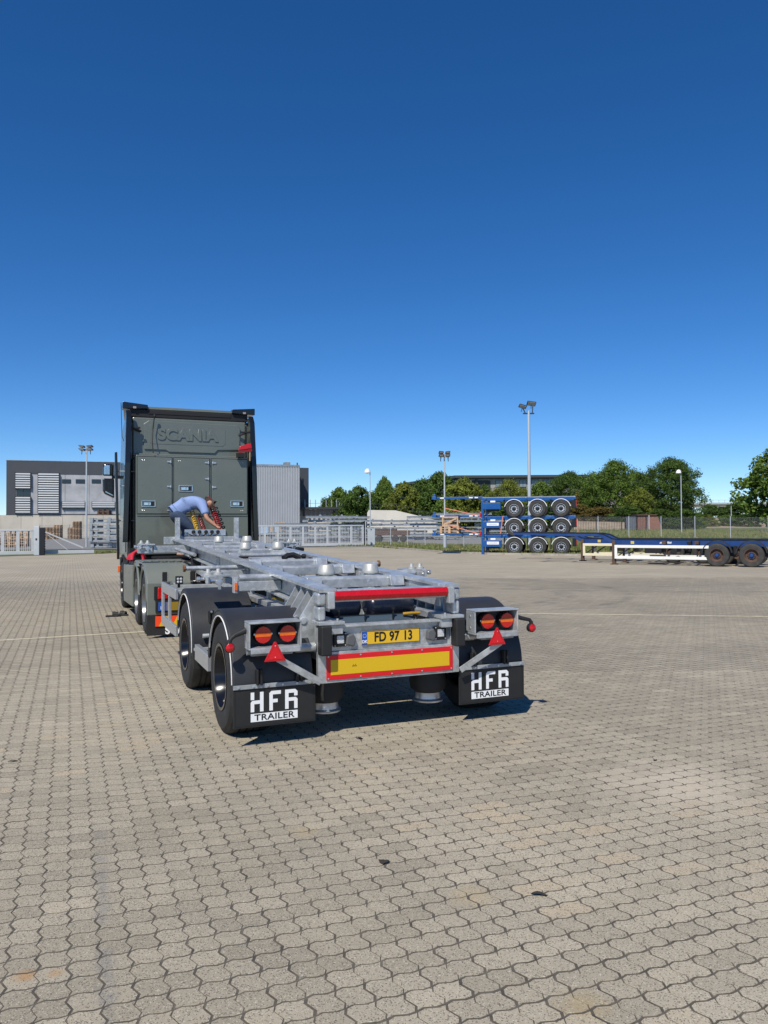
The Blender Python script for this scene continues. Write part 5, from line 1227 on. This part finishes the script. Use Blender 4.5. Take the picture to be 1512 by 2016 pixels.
def louvre(px0, px1, py0, py1, n, nm='louvre_screen'):
    (x0, z1), (x1, z0) = fs(px0, py0), fs(px1, py1)
    fr = MB().box(x0 - .06, x0, -.45, .05, z0 - .05, z1 + .05).box(x1, x1 + .06, -.45, .05, z0 - .05, z1 + .05).box(x0, x1, .01, .05, z0, z1).build(nm, WINF, WH)
    p = (z1 - z0) / n; sm = MB().hexa([(x0, -.42, -p * .34), (x1, -.42, -p * .34), (x1, -.16, -p * .25), (x0, -.16, -p * .25), (x0, -.42, p * .18), (x1, -.42, p * .18), (x1, -.16, p * .27), (x0, -.16, p * .27)]).mesh('slat', LOUV)
    for i in range(n): link('slat', sm, fr, (0, 0, z0 + p * (i + .5)))
louvre(31, 60, 930.5, 962, 7); louvre(31, 60, 977.5, 1010, 7); louvre(75.5, 116, 931, 1010, 17); louvre(122.5, 167, 988, 999.5, 3); louvre(181.5, 226, 988, 999.5, 3)
def win(px0, px1, py0, py1, div=2):
    (x0, z1), (x1, z0) = fs(px0, py0), fs(px1, py1)
    f = MB().box(x0, x1, -.02, .055, z0, z1).build('window', WINF, WH); k = (x1 - x0) / div
    for i in range(div): MB().box(x0 + k * i + .05, x0 + k * (i + 1) - .05, -.03, -.021, z0 + .06, z1 - .06).build('pane', GLASS, f)
for a, b in ((122, 139.5), (149, 167), (180.5, 198.5)): win(a, b, 943.5, 951.5)
win(32, 60, 963, 977); win(122.5, 167, 1000, 1003, 3); win(181.5, 226, 1000, 1003, 3)
# ribbed grey hall right of the truck
(x0, z1) = fs(470, 920); x1 = FL; m = MB(); n = 36; stp = (x1 - x0) / n; pts = []
for i in range(n):
    xx = x0 + stp * i; pts += [(xx, -.27), (xx + stp * .45, -.27), (xx + stp * .5, -.13), (xx + stp * .95, -.13)]
m.prism(pts + [(x1, -.2), (x1, .28), (x0, .28)], 'z', .3, HT - .15)
m.build('ribbed_wall', mat('light grey ribbed sheet', (.42, .44, .46), .5, .1, .05, .4), WH)
MB().box(x0, x1 + .05, -.3, .3, HT - .149, HT + .2).build('hall_parapet', GF, WH)
MB().box(fs(566, 917)[0], fs(577, 917)[0], 3, 5, HT + .05, HT + 1.0).build('roof_vent', GF, WH, .05); MB().tube((fs(589, 917)[0], 2, HT), (fs(589, 917)[0], 2, HT + .8), .12).build('roof_pipe', WINF, WH)
MB().box(FL + .01, FL + 2.6, 4.0, 30, 0, HT).build('dark_annexe', CLAD, WH)
# rack with upright posts on a ledge, ramp wall
t = empty('steel_rack', at(585, 1042, 150) * 1, R(4), 'dark steel loading ledge with a row of upright posts beside the grey hall', 'rack'); v = Vector(t.location); v.z = 0; t.location = v
zt = at(650, 998, 150).z; MB().box(0, 14.2, 0, 1.2, zt - .45, zt).build('ledge', WINF, t); mp = MB().box(-.07, .07, 0, .12, 0, 1.45).mesh('post', GF)
for i in range(14): link('post', mp, t, (.5 + i * 1.03, 0, zt))
MB().box(0, 14, .05, .08, zt + .7, zt + .75).build('rail', WINF, t)
mb = MB().hexa([(-.2, 0, -1.3), (.2, 0, -1.3), (.2, .3, -1.3), (-.2, .3, -1.3), (-.12, -.2, -.02), (.12, -.2, -.02), (.12, .3, -.02), (-.12, .3, -.02)]).mesh('bracket', WINF)
for i in range(16): link('bracket', mb, t, (.4 + i * .9, .3, zt - .45))
MB().box(0, 14.2, 1.0, 1.4, 0, zt - .46).build('back_wall', PLINTH, t)
t = empty('ramp_wall', at(723, 1042, 140) * 1, R(-6), 'pale concrete ramp wall with dark railing on top', 'wall'); v = Vector(t.location); v.z = 0; t.location = v
za = at(740, 1004, 140).z; xr = 12.6
MB().prism([(0, 0), (xr, 0), (xr, za - 1.9), (5.2, za - .1), (.3, za), (0, za - .5)], 'y', 0, .5).build('wall', mat('pale ramp concrete', (.56, .53, .46), .85, 0, .1, .4, stretch=(1, 1, .3)), t)  # pale concrete in its own colour
m = MB()
for i in range(13):
    x = .3 + i; z = za if x < 5.2 else za - .1 - (x - 5.2) * 1.8 / (xr - 5.2); m.tube((x, .25, z - .05), (x, .25, z + 1.1), .03, n=6)
for dz in (.55, 1.1): m.path([(.3, .25, za + dz), (5.2, .25, za - .1 + dz), (xr, .25, za - 1.9 + dz)], .03, 6)
m.build('railing', WINF, t)

# ------------------------------------------------------------------ stored goods in the yards
def frame_mesh(L_, wd, posts, seed):
    r = random.Random(seed); m = MB()
    for y in (-wd / 2, wd / 2): m.box(0, L_, y - .06, y + .06, 0, .26); m.box(0, L_, y - .10, y + .10, .26, .285)
    for i in range(5): m.box(.2 + (L_ - .6) * i / 4, .45 + (L_ - .6) * i / 4, -wd / 2, wd / 2, .03, .17)
    for i in range(posts):
        x = .3 + (L_ - .6) * i / max(1, posts - 1) + r.uniform(-.1, .1)
        for y in (-wd / 2 - .25, wd / 2 + .2): m.box(x - .12, x + .12, y - .05, y + .3, .02, .13)
        if i % 2: m.prism([(x - .16, .286), (x + .16, .286), (x + .06, .44), (x - .1, .44)], 'y', -.1, .0)
    return m.mesh('chassis_frame', GF)
FM = [frame_mesh(6.0, 1.2, 5, 1), frame_mesh(7.5, 1.2, 7, 2), frame_mesh(3.2, 1.1, 3, 3)]
m = MB()
for y in (-.6, .5): m.box(0, 2.5, y, y + .12, 0, .13); m.box(.05, 2.45, y - .03, y + .14, .30, .40)
for x in (.05, .55, 1.5, 2.2): m.box(x, x + .2, -.62, .62, .131, .299)
for x in (.1, 1.62): m.box(x, x + .26, -.72, -.66, .02, .47)
m.box(-.15, .35, -.7, .3, .405, .43); m.box(1.9, 2.5, -.7, .3, .14, .28)
FM.append(m.mesh('chassis_frame', GF))
def stack(px, Y, n, mi, where, rz=0, dz=.46, zb=0.0):
    p = at(px, 1045, Y); r = random.Random(px)
    for i in range(n):
        o = link('chassis_frame', FM[mi if mi == 3 or r.random() < .6 else r.choice((0, 1, 2))], None, (p.x + r.uniform(-.7, .7) * (mi != 3), p.y + r.uniform(-.4, .4), zb + i * dz), (0, 0, rz + r.uniform(-.10, .10)))
        tag(o, 'steel frame, %s %s' % (('bottom one' if i == 0 else 'top one' if i == n - 1 else ORD[i] + ' up'), where), 'steel frame', 'galvanised chassis frames stored in the yard')
stack(178, 66, 5, 3, 'in the stack left of the truck cab', dz=.52, zb=.05)
stack(596, 92, 7, 0, 'in the pile behind the middle of the long gate', R(3))
stack(630, 98, 7, 1, 'in the pile behind the right end of the long gate', R(-4))
stack(540, 84, 5, 0, 'in the low pile just right of the truck', R(2))
stack(745, 106, 6, 1, 'in the pile behind the brown flat wagon', R(5))
stack(800, 99, 7, 0, 'in the pile right of the brown flat wagon', R(-3))
stack(850, 103, 8, 1, 'in the pile behind the pallets on the neck', R(4))
stack(925, 104, 6, 0, 'in the pile behind the blue tool boxes', R(-6))
# brown flat wagon
p = gp(738, 1059); fw_ = empty('flat_wagon', (p.x, 84, 0), R(-3), 'rusty brown flat wagon with small wheels behind the chain link fence', 'wagon')
MB().box(0, 4.2, 0, 2, .75, 1.3).build('bed', mat('brown rusty bed', (.10, .062, .05), .8, 0, .3, 2), fw_, .03); MB().box(.1, 2.8, .2, 1.8, 1.301, 1.5).build('load', RUST, fw_, .05)
wm = MB().lathe((0, 0, 0), 'y', [(.0001, 0), (.2, 0), (.36, .02), (.38, .1), (.36, .24), (.2, .26), (.0001, .26)], 20).mesh('wheel', TYREG, 30)
for x in (.8, 2.6, 3.5):
    for y in (0, 1.7): link('wheel', wm, fw_, (x, y, .38))
# pallets and crates seen over the long gate
t = at(525, 1040, 86); o = empty('drum_rack', (t.x - .6, 86, 0), 0, 'pale rack with drums just right of the truck', 'rack')
MB().box(-.2, 2.0, 0, 1, 1.0, 1.05).build('shelf', GF, o); m1 = MB().lathe((0, 0, 0), 'z', [(.24, 0), (.26, .03), (.25, .4), (.26, .43), (.25, .8), (.2, .82)], 16).mesh('drum', mat('pale blue drum', (.35, .48, .62), .5), 30); m2 = m1.copy(); m2.materials.clear(); m2.materials.append(WOOD)
for i in range(4): link('drum', m2 if i == 2 else m1, o, (.1 + i * .52, .4, 1.051))
for x in (-.15, 1.95): MB().box(x - .05, x + .05, 0, .1, 0, .999).build('leg', GF, o)
for i in range(8):
    p = at(552, 1040, 88); q = link('pallet', PM1 if i % 3 else PM2, None, (p.x, 88, i * .285), (0, 0, R(4 * (i % 3))), (1, 1, 1.9)); tag(q, '%s box pallet in the stack beside the drum rack' % ('lowest' if i == 0 else 'topmost' if i == 7 else ORD[i] + ' lowest'), 'pallet', 'pallets beside the drum rack')
NUM = ORD + ['thirteenth', 'fourteenth', 'fifteenth']
for c, (px, n, lab) in enumerate(((88, 10, 'leftmost stack'), (101, 10, 'second stack'), (114, 12, 'third stack with a pale top'), (142, 10, 'fourth stack'), (152, 15, 'tallest stack'))):
    p = at(px, 1050, 124)
    for i in range(n):
        q = link('pallet', PM1 if (c == 2 and i > 8) or (i * 7 + c) % 6 == 0 else PM2, None, (p.x, 124 + (i % 2) * .05, i * .19), (0, 0, R(90 + 2 * (i % 3))), (1, 1.35, 1.3)); tag(q, '%s pallet in the %s by the warehouse plinth' % ('lowest' if i == 0 else 'topmost' if i == n - 1 else NUM[i] + ' lowest', lab), 'pallet', 'pallets by the warehouse plinth')
for k, (px, Y, n) in enumerate(((22, 70, 5), (42, 74, 6), (8, 80, 6))):
    p = at(px, 1050, Y)
    for i in range(n): q = link('pallet', PM1 if i % 2 else PM2, None, (p.x, Y, i * .25), (0, 0, R(3 * i)), (1.1, 1, 1.7)); tag(q, '%s pallet in the %s stack behind the left gate' % ('lowest' if i == 0 else 'topmost' if i == n - 1 else NUM[i] + ' lowest', ('middle', 'right', 'left')[k]), 'pallet', 'pallets behind the left gate')
m = MB().box(0, 1.1, 0, .8, 0, .1).box(.05, .2, .05, .75, .1, .42).box(.45, .6, .05, .75, .1, .45).box(.85, 1.05, .05, .75, .1, .4).box(.2, .9, .1, .7, .2, .36)
p = at(190, 1045, 66); o = m.build('engine_crate', RUST, loc=(p.x, 66, 2.85)); tag(o, 'dark brown crate of parts on top of the stack left of the cab', 'crate')

# ------------------------------------------------------------------ far office building, hut, bridge
OB = mat('beige office cladding', (.30, .29, .265), .8, 0, .08, .2); OD = mat('dark roof fascia', (.045, .055, .055), .5); OW = mat('reflecting office glass', (.20, .25, .28), .12, 0, .1, .3)
YO = 220.0
def ow(px, py): p = at(px, py, YO); return p.x, p.z
o0 = at(902, 1040, YO); o0.z = 0; x0 = 0; OF = empty('office_building', o0, 0, 'long low office building with dark overhanging roof behind the trees', 'building')
def ox(px): return at(px, 1000, YO).x - o0.x
hz = ow(1000, 936)[1]; L_ = ox(1290)
MB().box(0, L_, 0, 24, 0, hz - 1.0).build('wall', OB, OF)
MB().box(-1, L_ + 1, -1.5, 25, hz - .7, hz).build('roof', OD, OF)
MB().box(-.6, L_ + .6, -.8, 0, hz - 1.0, hz - .701).build('soffit', OD, OF)
MB().box(.5, ox(966), -.06, -.01, hz - 4.2, hz - 1.4).build('loggia', WINF, OF)
for px in (904, 936): MB().box(ox(px), ox(px) + .7, -.5, -.07, hz - 5, hz - 1.01).build('column', CLAD, OF)
for i in range(13):
    px = 976 + i * 23.5
    w_ = MB().box(ox(px), ox(px) + 2.0, -.10, -.011, hz - (6.5 if i % 3 == 2 else 3.4), hz - 1.3).build('window', WINF, OF); MB().box(ox(px) + .1, ox(px) + .95, -.12, -.101, hz - 3.3, hz - 1.4).box(ox(px) + 1.05, ox(px) + 1.9, -.12, -.101, hz - 3.3, hz - 1.4).build('pane', OW, w_)
A = at(785, 1040, 268); A.z = 0; A -= o0
h2 = at(785, 953, 268).z
MB().hexa([(A.x, A.y, 0), (-.02, .0, 0), (-.02, 12, 0), (A.x, A.y + 12, 0), (A.x, A.y, h2 - 1), (-.02, 0, hz - 1), (-.02, 12, hz - 1), (A.x, A.y + 12, h2 - 1)]).build('side_wall', OD, OF)
MB().hexa([(A.x - 1, A.y - 1.5, h2 - .8), (-1.02, -1.5, hz - .8), (-1.02, 14, hz - .8), (A.x - 1, A.y + 13, h2 - .8), (A.x - 1, A.y - 1.5, h2), (-1.02, -1.5, hz), (-1.02, 14, hz), (A.x - 1, A.y + 13, h2)]).build('side_roof', OD, OF)
p = at(1256, 1045, 100); p.z = 1.0; hut = empty('brick_hut', p, R(-8), 'small red brown brick hut behind the fence', 'hut')
BRK = mat('red brown brick', (.22, .10, .07), .85, 0, .2, 3)
MB().prism([(0, 0), (3.1, 0), (2.55, 1.75), (2.2, 2.0), (0, 2.0)], 'y', 0, 3).build('wall', BRK, hut); MB().box(-.15, 2.35, -.15, 3.15, 2.001, 2.14).build('roof', RUST, hut)
MB().box(-1.4, -.2, .2, .5, 0, 1.9).build('side_screen', mat('grey blue screen', (.10, .12, .15), .6), hut)
p = at(1352, 1045, 86); o = empty('gate_pole', at(1278, 1040, 96) * 1, 0, 'single pale post in front of the brick hut', 'post'); v = Vector(o.location); v.z = .9; o.location = v
MB().tube((0, 0, 0), (0, 0, 1.9), .07).build('post', POLE, o); MB().tube((0, 0, 1.901), (0, 0, 2.05), .09).build('cap', POLE, o)
YB = 250
b0 = at(1345, 1040, YB); b0.z = 0; br = empty('road_bridge', b0, R(4), 'low concrete road bridge between the trees at right', 'bridge'); zb = at(1400, 990, YB).z
MB().box(0, 40, 0, 10, zb - 1.2, zb - .3).build('deck', mat('bridge concrete', (.30, .29, .27), .85, 0, .1, .3), br); MB().box(0, 40, -.3, 0, zb - .5, zb + .1).build('parapet', mat('pale parapet', (.42, .42, .40), .8), br)
m = MB()
for i in range(20): m.box(i * 2, i * 2 + .1, -.2, -.1, zb + .1, zb + .9)
m.box(0, 40, -.2, -.1, zb + .85, zb + .95); m.build('railing', POLE, br)
for x in (3, 16, 30): MB().box(x, x + 1, 2, 8, 0, zb - 1.21).build('pier', OB, br)
MB().prism([(-30, 0), (0, 0), (0, zb - .3), (-6, zb - .4), (-30, zb - 3)], 'y', 0, 10).build('abutment', GRASSG, br)
mo = MB().add([at(1130, 1043, 96) * 1, at(1230, 1043, 96) * 1, at(1230, 1028, 102) * 1, at(1130, 1026, 102) * 1, at(1130, 1030, 115), at(1230, 1032, 115)], [(0, 1, 2, 3), (3, 2, 5, 4)]).build('soil_bank', SANDG); mo['kind'] = 'structure'
mo = MB().add([at(1300, 1044, 105), at(1560, 1044, 105), at(1560, 1020, 160), at(1330, 1020, 160)], [(0, 1, 2, 3)]).build('soil_bank', SANDG); mo['kind'] = 'structure'

# ------------------------------------------------------------------ trees
def leafmat(name, c):
    m = bpy.data.materials.new(name); m.use_nodes = True; t = m.node_tree; L = t.links.new; p = t.nodes['Principled BSDF']
    a = N(t, 'ShaderNodeAttribute', attribute_name='tint'); r = N(t, 'ShaderNodeValToRGB'); r.color_ramp.elements[0].color = rgb([x * .55 for x in c]); r.color_ramp.elements[1].color = rgb([c[0] * 1.55, c[1] * 1.45, c[2] * 1.3]); L(a.outputs['Fac'], r.inputs[0])
    p.inputs['Roughness'].default_value = .6; p.inputs['Specular IOR Level'].default_value = .25; L(r.outputs[0], p.inputs['Base Color'])
    tr = N(t, 'ShaderNodeBsdfTranslucent'); L(r.outputs[0], tr.inputs[0]); ms = N(t, 'ShaderNodeMixShader'); ms.inputs[0].default_value = .36; L(p.outputs[0], ms.inputs[1]); L(tr.outputs[0], ms.inputs[2])
    L(ms.outputs[0], t.nodes['Material Output'].inputs[0]); return m
BARK = mat('tree bark', (.09, .07, .05), .9, 0, .3, 4)
LM = [leafmat('dark green leaves', (.080, .142, .028)), leafmat('mid green leaves', (.115, .190, .034)), leafmat('yellow green leaves', (.175, .215, .036)), leafmat('reddish olive leaves', (.155, .125, .034))]
def crown(seed, ncl, nl, leaf, shape):
    """unit crown: base z 0, top z 1, half width about .5"""
    r = random.Random(seed); v, f, t = [], [], []
    for c in range(ncl):
        while True:
            a = r.uniform(0, 6.283); h = r.random() ** .85; w_ = shape(h); rad = w_ * math.sqrt(r.uniform(.06, 1.0)) * (1.0 if r.random() < .85 else 1.13)
            break
        cx, cy, cz = rad * math.cos(a), rad * math.sin(a), h; cr = r.uniform(.055, .12); tb = r.uniform(.1, .8)
        for _ in range(nl):
            d = Vector((r.gauss(0, 1), r.gauss(0, 1), r.gauss(0, .75))); d = d * (cr * r.random() ** .4 / max(.2, d.length)); p = Vector((cx, cy, cz)) + d
            nx = (d.normalized() + Vector((r.gauss(0, .6), r.gauss(0, .6), r.gauss(.5, .5)))).normalized(); a1 = nx.orthogonal().normalized(); a1 = Matrix.Rotation(r.uniform(0, 6.28), 3, nx) @ a1; a2 = nx.cross(a1); s = leaf * r.uniform(.6, 1.3)
            b = len(v); v += [tuple(p - a1 * s), tuple(p + a2 * s * .55), tuple(p + a1 * s), tuple(p - a2 * s * .55)]; f.append((b, b + 1, b + 2, b + 3)); k = min(1, max(0, tb + r.uniform(-.2, .2))); t += [k] * 4
    return v, f, t
SH = {'round': lambda h: .5 * math.sqrt(max(.02, 1 - (2 * h - .95) ** 2)) * 1.0, 'tall': lambda h: .5 * (1 - h) ** .5 * (.6 + .4 * min(1, h * 4)), 'bush': lambda h: .5 * math.sqrt(max(0.02, 1 - h * h))}
CR = {}
def crown_mesh(kind, seed, li, ncl, nl, leaf):
    key = (kind, seed, li)
    if key not in CR:
        v, f, t = crown(seed, ncl, nl, leaf, SH[kind]); me = bpy.data.meshes.new('crown'); me.from_pydata(v, [], f); me.materials.append(LM[li]); me.attributes.new('tint', 'FLOAT', 'POINT').data.foreach_set('value', t); CR[key] = me
    return CR[key]
def tree(px, pyt, wpx, Y, li, label, kind='round', seed=0, low=.16, group='trees along the far side of the yard', big=False):
    b = at(px, 1042, Y); b.z = mz(px, Y) - .05; top = at(px, pyt, Y).z - b.z; wm_ = wpx / 1514 * Y
    t = empty('tree' if kind != 'bush' else 'bush', b, random.uniform(0, 6), label, 'tree' if kind != 'bush' else 'bush', group); H = top + .05
    me = crown_mesh(kind, seed % 4, li, 190 if not big else 360, 60 if not big else 110, .026 if not big else .0135)
    z0 = H * low
    link('crown', me, t, (0, 0, z0), (0, 0, 0), (wm_, wm_, H - z0))
    if kind != 'bush':
        m = MB(); m.path([(0, 0, 0), (.1, 0, H * .2), (0, .1, H * .45), (.05, 0, H * .75)], [.035 * H * .6, .026 * H * .6, .016 * H * .6, .006 * H * .6], 8)
        r = random.Random(seed)
        for i in range(6):
            a = r.uniform(0, 6.28); h = H * r.uniform(.28, .6); m.path([(0, 0, h), (math.cos(a) * wm_ * .16, math.sin(a) * wm_ * .16, h + H * .08), (math.cos(a) * wm_ * .34, math.sin(a) * wm_ * .34, h + H * .2)], [.012 * H * .5, .008 * H * .5, .003 * H * .5], 6)
        m.build('trunk', BARK, t, 0, True)
    return t
TR = [(668, 966, 74, 158, 1, 'leftmost round tree of the far row, right of the steel rack'), (705, 962, 70, 150, 0, 'dark low tree just left of the white street lamp'), (757, 943, 46, 178, 1, 'slender tree rising above the row right of the white street lamp'), (752, 963, 72, 156, 1, 'low tree behind the ramp railing'), (795, 956, 80, 150, 2, 'yellow green tree above the ramp'), (832, 948, 70, 162, 0, 'dark tree left of the slim mast'), (866, 934, 76, 165, 0, 'tall dark tree hiding the left end of the office'), (915, 946, 84, 140, 2, 'light yellow green tree right of the slim mast'), (955, 960, 50, 150, 0, 'dark tree between the two yellow green trees'), (1003, 950, 92, 136, 2, 'wide yellow green tree left of the tallest mast'), (1066, 952, 62, 140, 1, 'mid green tree right of the tallest mast'), (1122, 934, 100, 146, 0, 'dark tree above the right end of the chassis stack'), (1150, 968, 74, 128, 3, 'reddish olive tree right of the chassis stack'), (1213, 913, 128, 124, 1, 'large full green tree left of the brick hut'), (1262, 965, 64, 112, 2, 'low yellow green tree in front of the large trees'), (1322, 908, 124, 118, 0, 'large dark green tree with a ragged right side behind the right street lamp'), (1532, 888, 150, 92, 1, 'big bright tree cut off by the right edge')]
for i, a in enumerate(TR):
    tree(*a[:6], kind=a[6] if len(a) > 6 else 'round', seed=i, big=a[2] > 90, low=.06 if a[2] < 120 else .09)
BU = [(650, 986, 70, 165, 0), (690, 990, 90, 152, 0), (735, 985, 80, 165, 1), (780, 988, 90, 152, 0), (840, 975, 110, 150, 0), (890, 975, 90, 142, 1), (935, 980, 80, 142, 0), (985, 985, 90, 134, 0), (1040, 985, 90, 134, 1), (1090, 985, 90, 134, 0), (1135, 995, 80, 122, 3), (1180, 1000, 90, 112, 3), (1240, 1000, 90, 108, 0), (1300, 1005, 70, 108, 0), (1345, 1004, 70, 106, 0), (1372, 1012, 46, 110, 1), (1395, 1016, 40, 118, 2), (1430, 1016, 44, 120, 1), (1468, 1014, 60, 118, 0), (1400, 996, 60, 190, 0), (1455, 990, 80, 180, 0)]
NB = ['leftmost', 'second', 'third', 'fourth', 'fifth', 'sixth', 'seventh', 'eighth', 'ninth', 'tenth', 'eleventh', 'twelfth', 'thirteenth', 'fourteenth', 'fifteenth', 'sixteenth', 'seventeenth', 'eighteenth', 'nineteenth', 'twentieth', 'twenty-first']
for r_, (px, py, wp, Y, li) in enumerate(sorted(BU)): tree(px, py, wp, Y, li, '%s bush from the left under the far tree row' % NB[r_], kind='bush', seed=r_, low=0, group='bushes under the far trees')
# small lamp post by the bridge
b = at(1440, 1040, 120); b.z = 1.2; o = empty('path_lamp', b, 0, 'short grey path lamp among the bushes at right', 'lamp'); z = at(1440, 993, 120).z - 1.2
MB().tube((0, 0, 0), (0, 0, z), .06).build('pole', POLE, o); MB().lathe((0, 0, z), 'z', [(.08, 0), (.35, .05), (.3, .16), (.0001, .2)], 14).build('head', POLE, o)
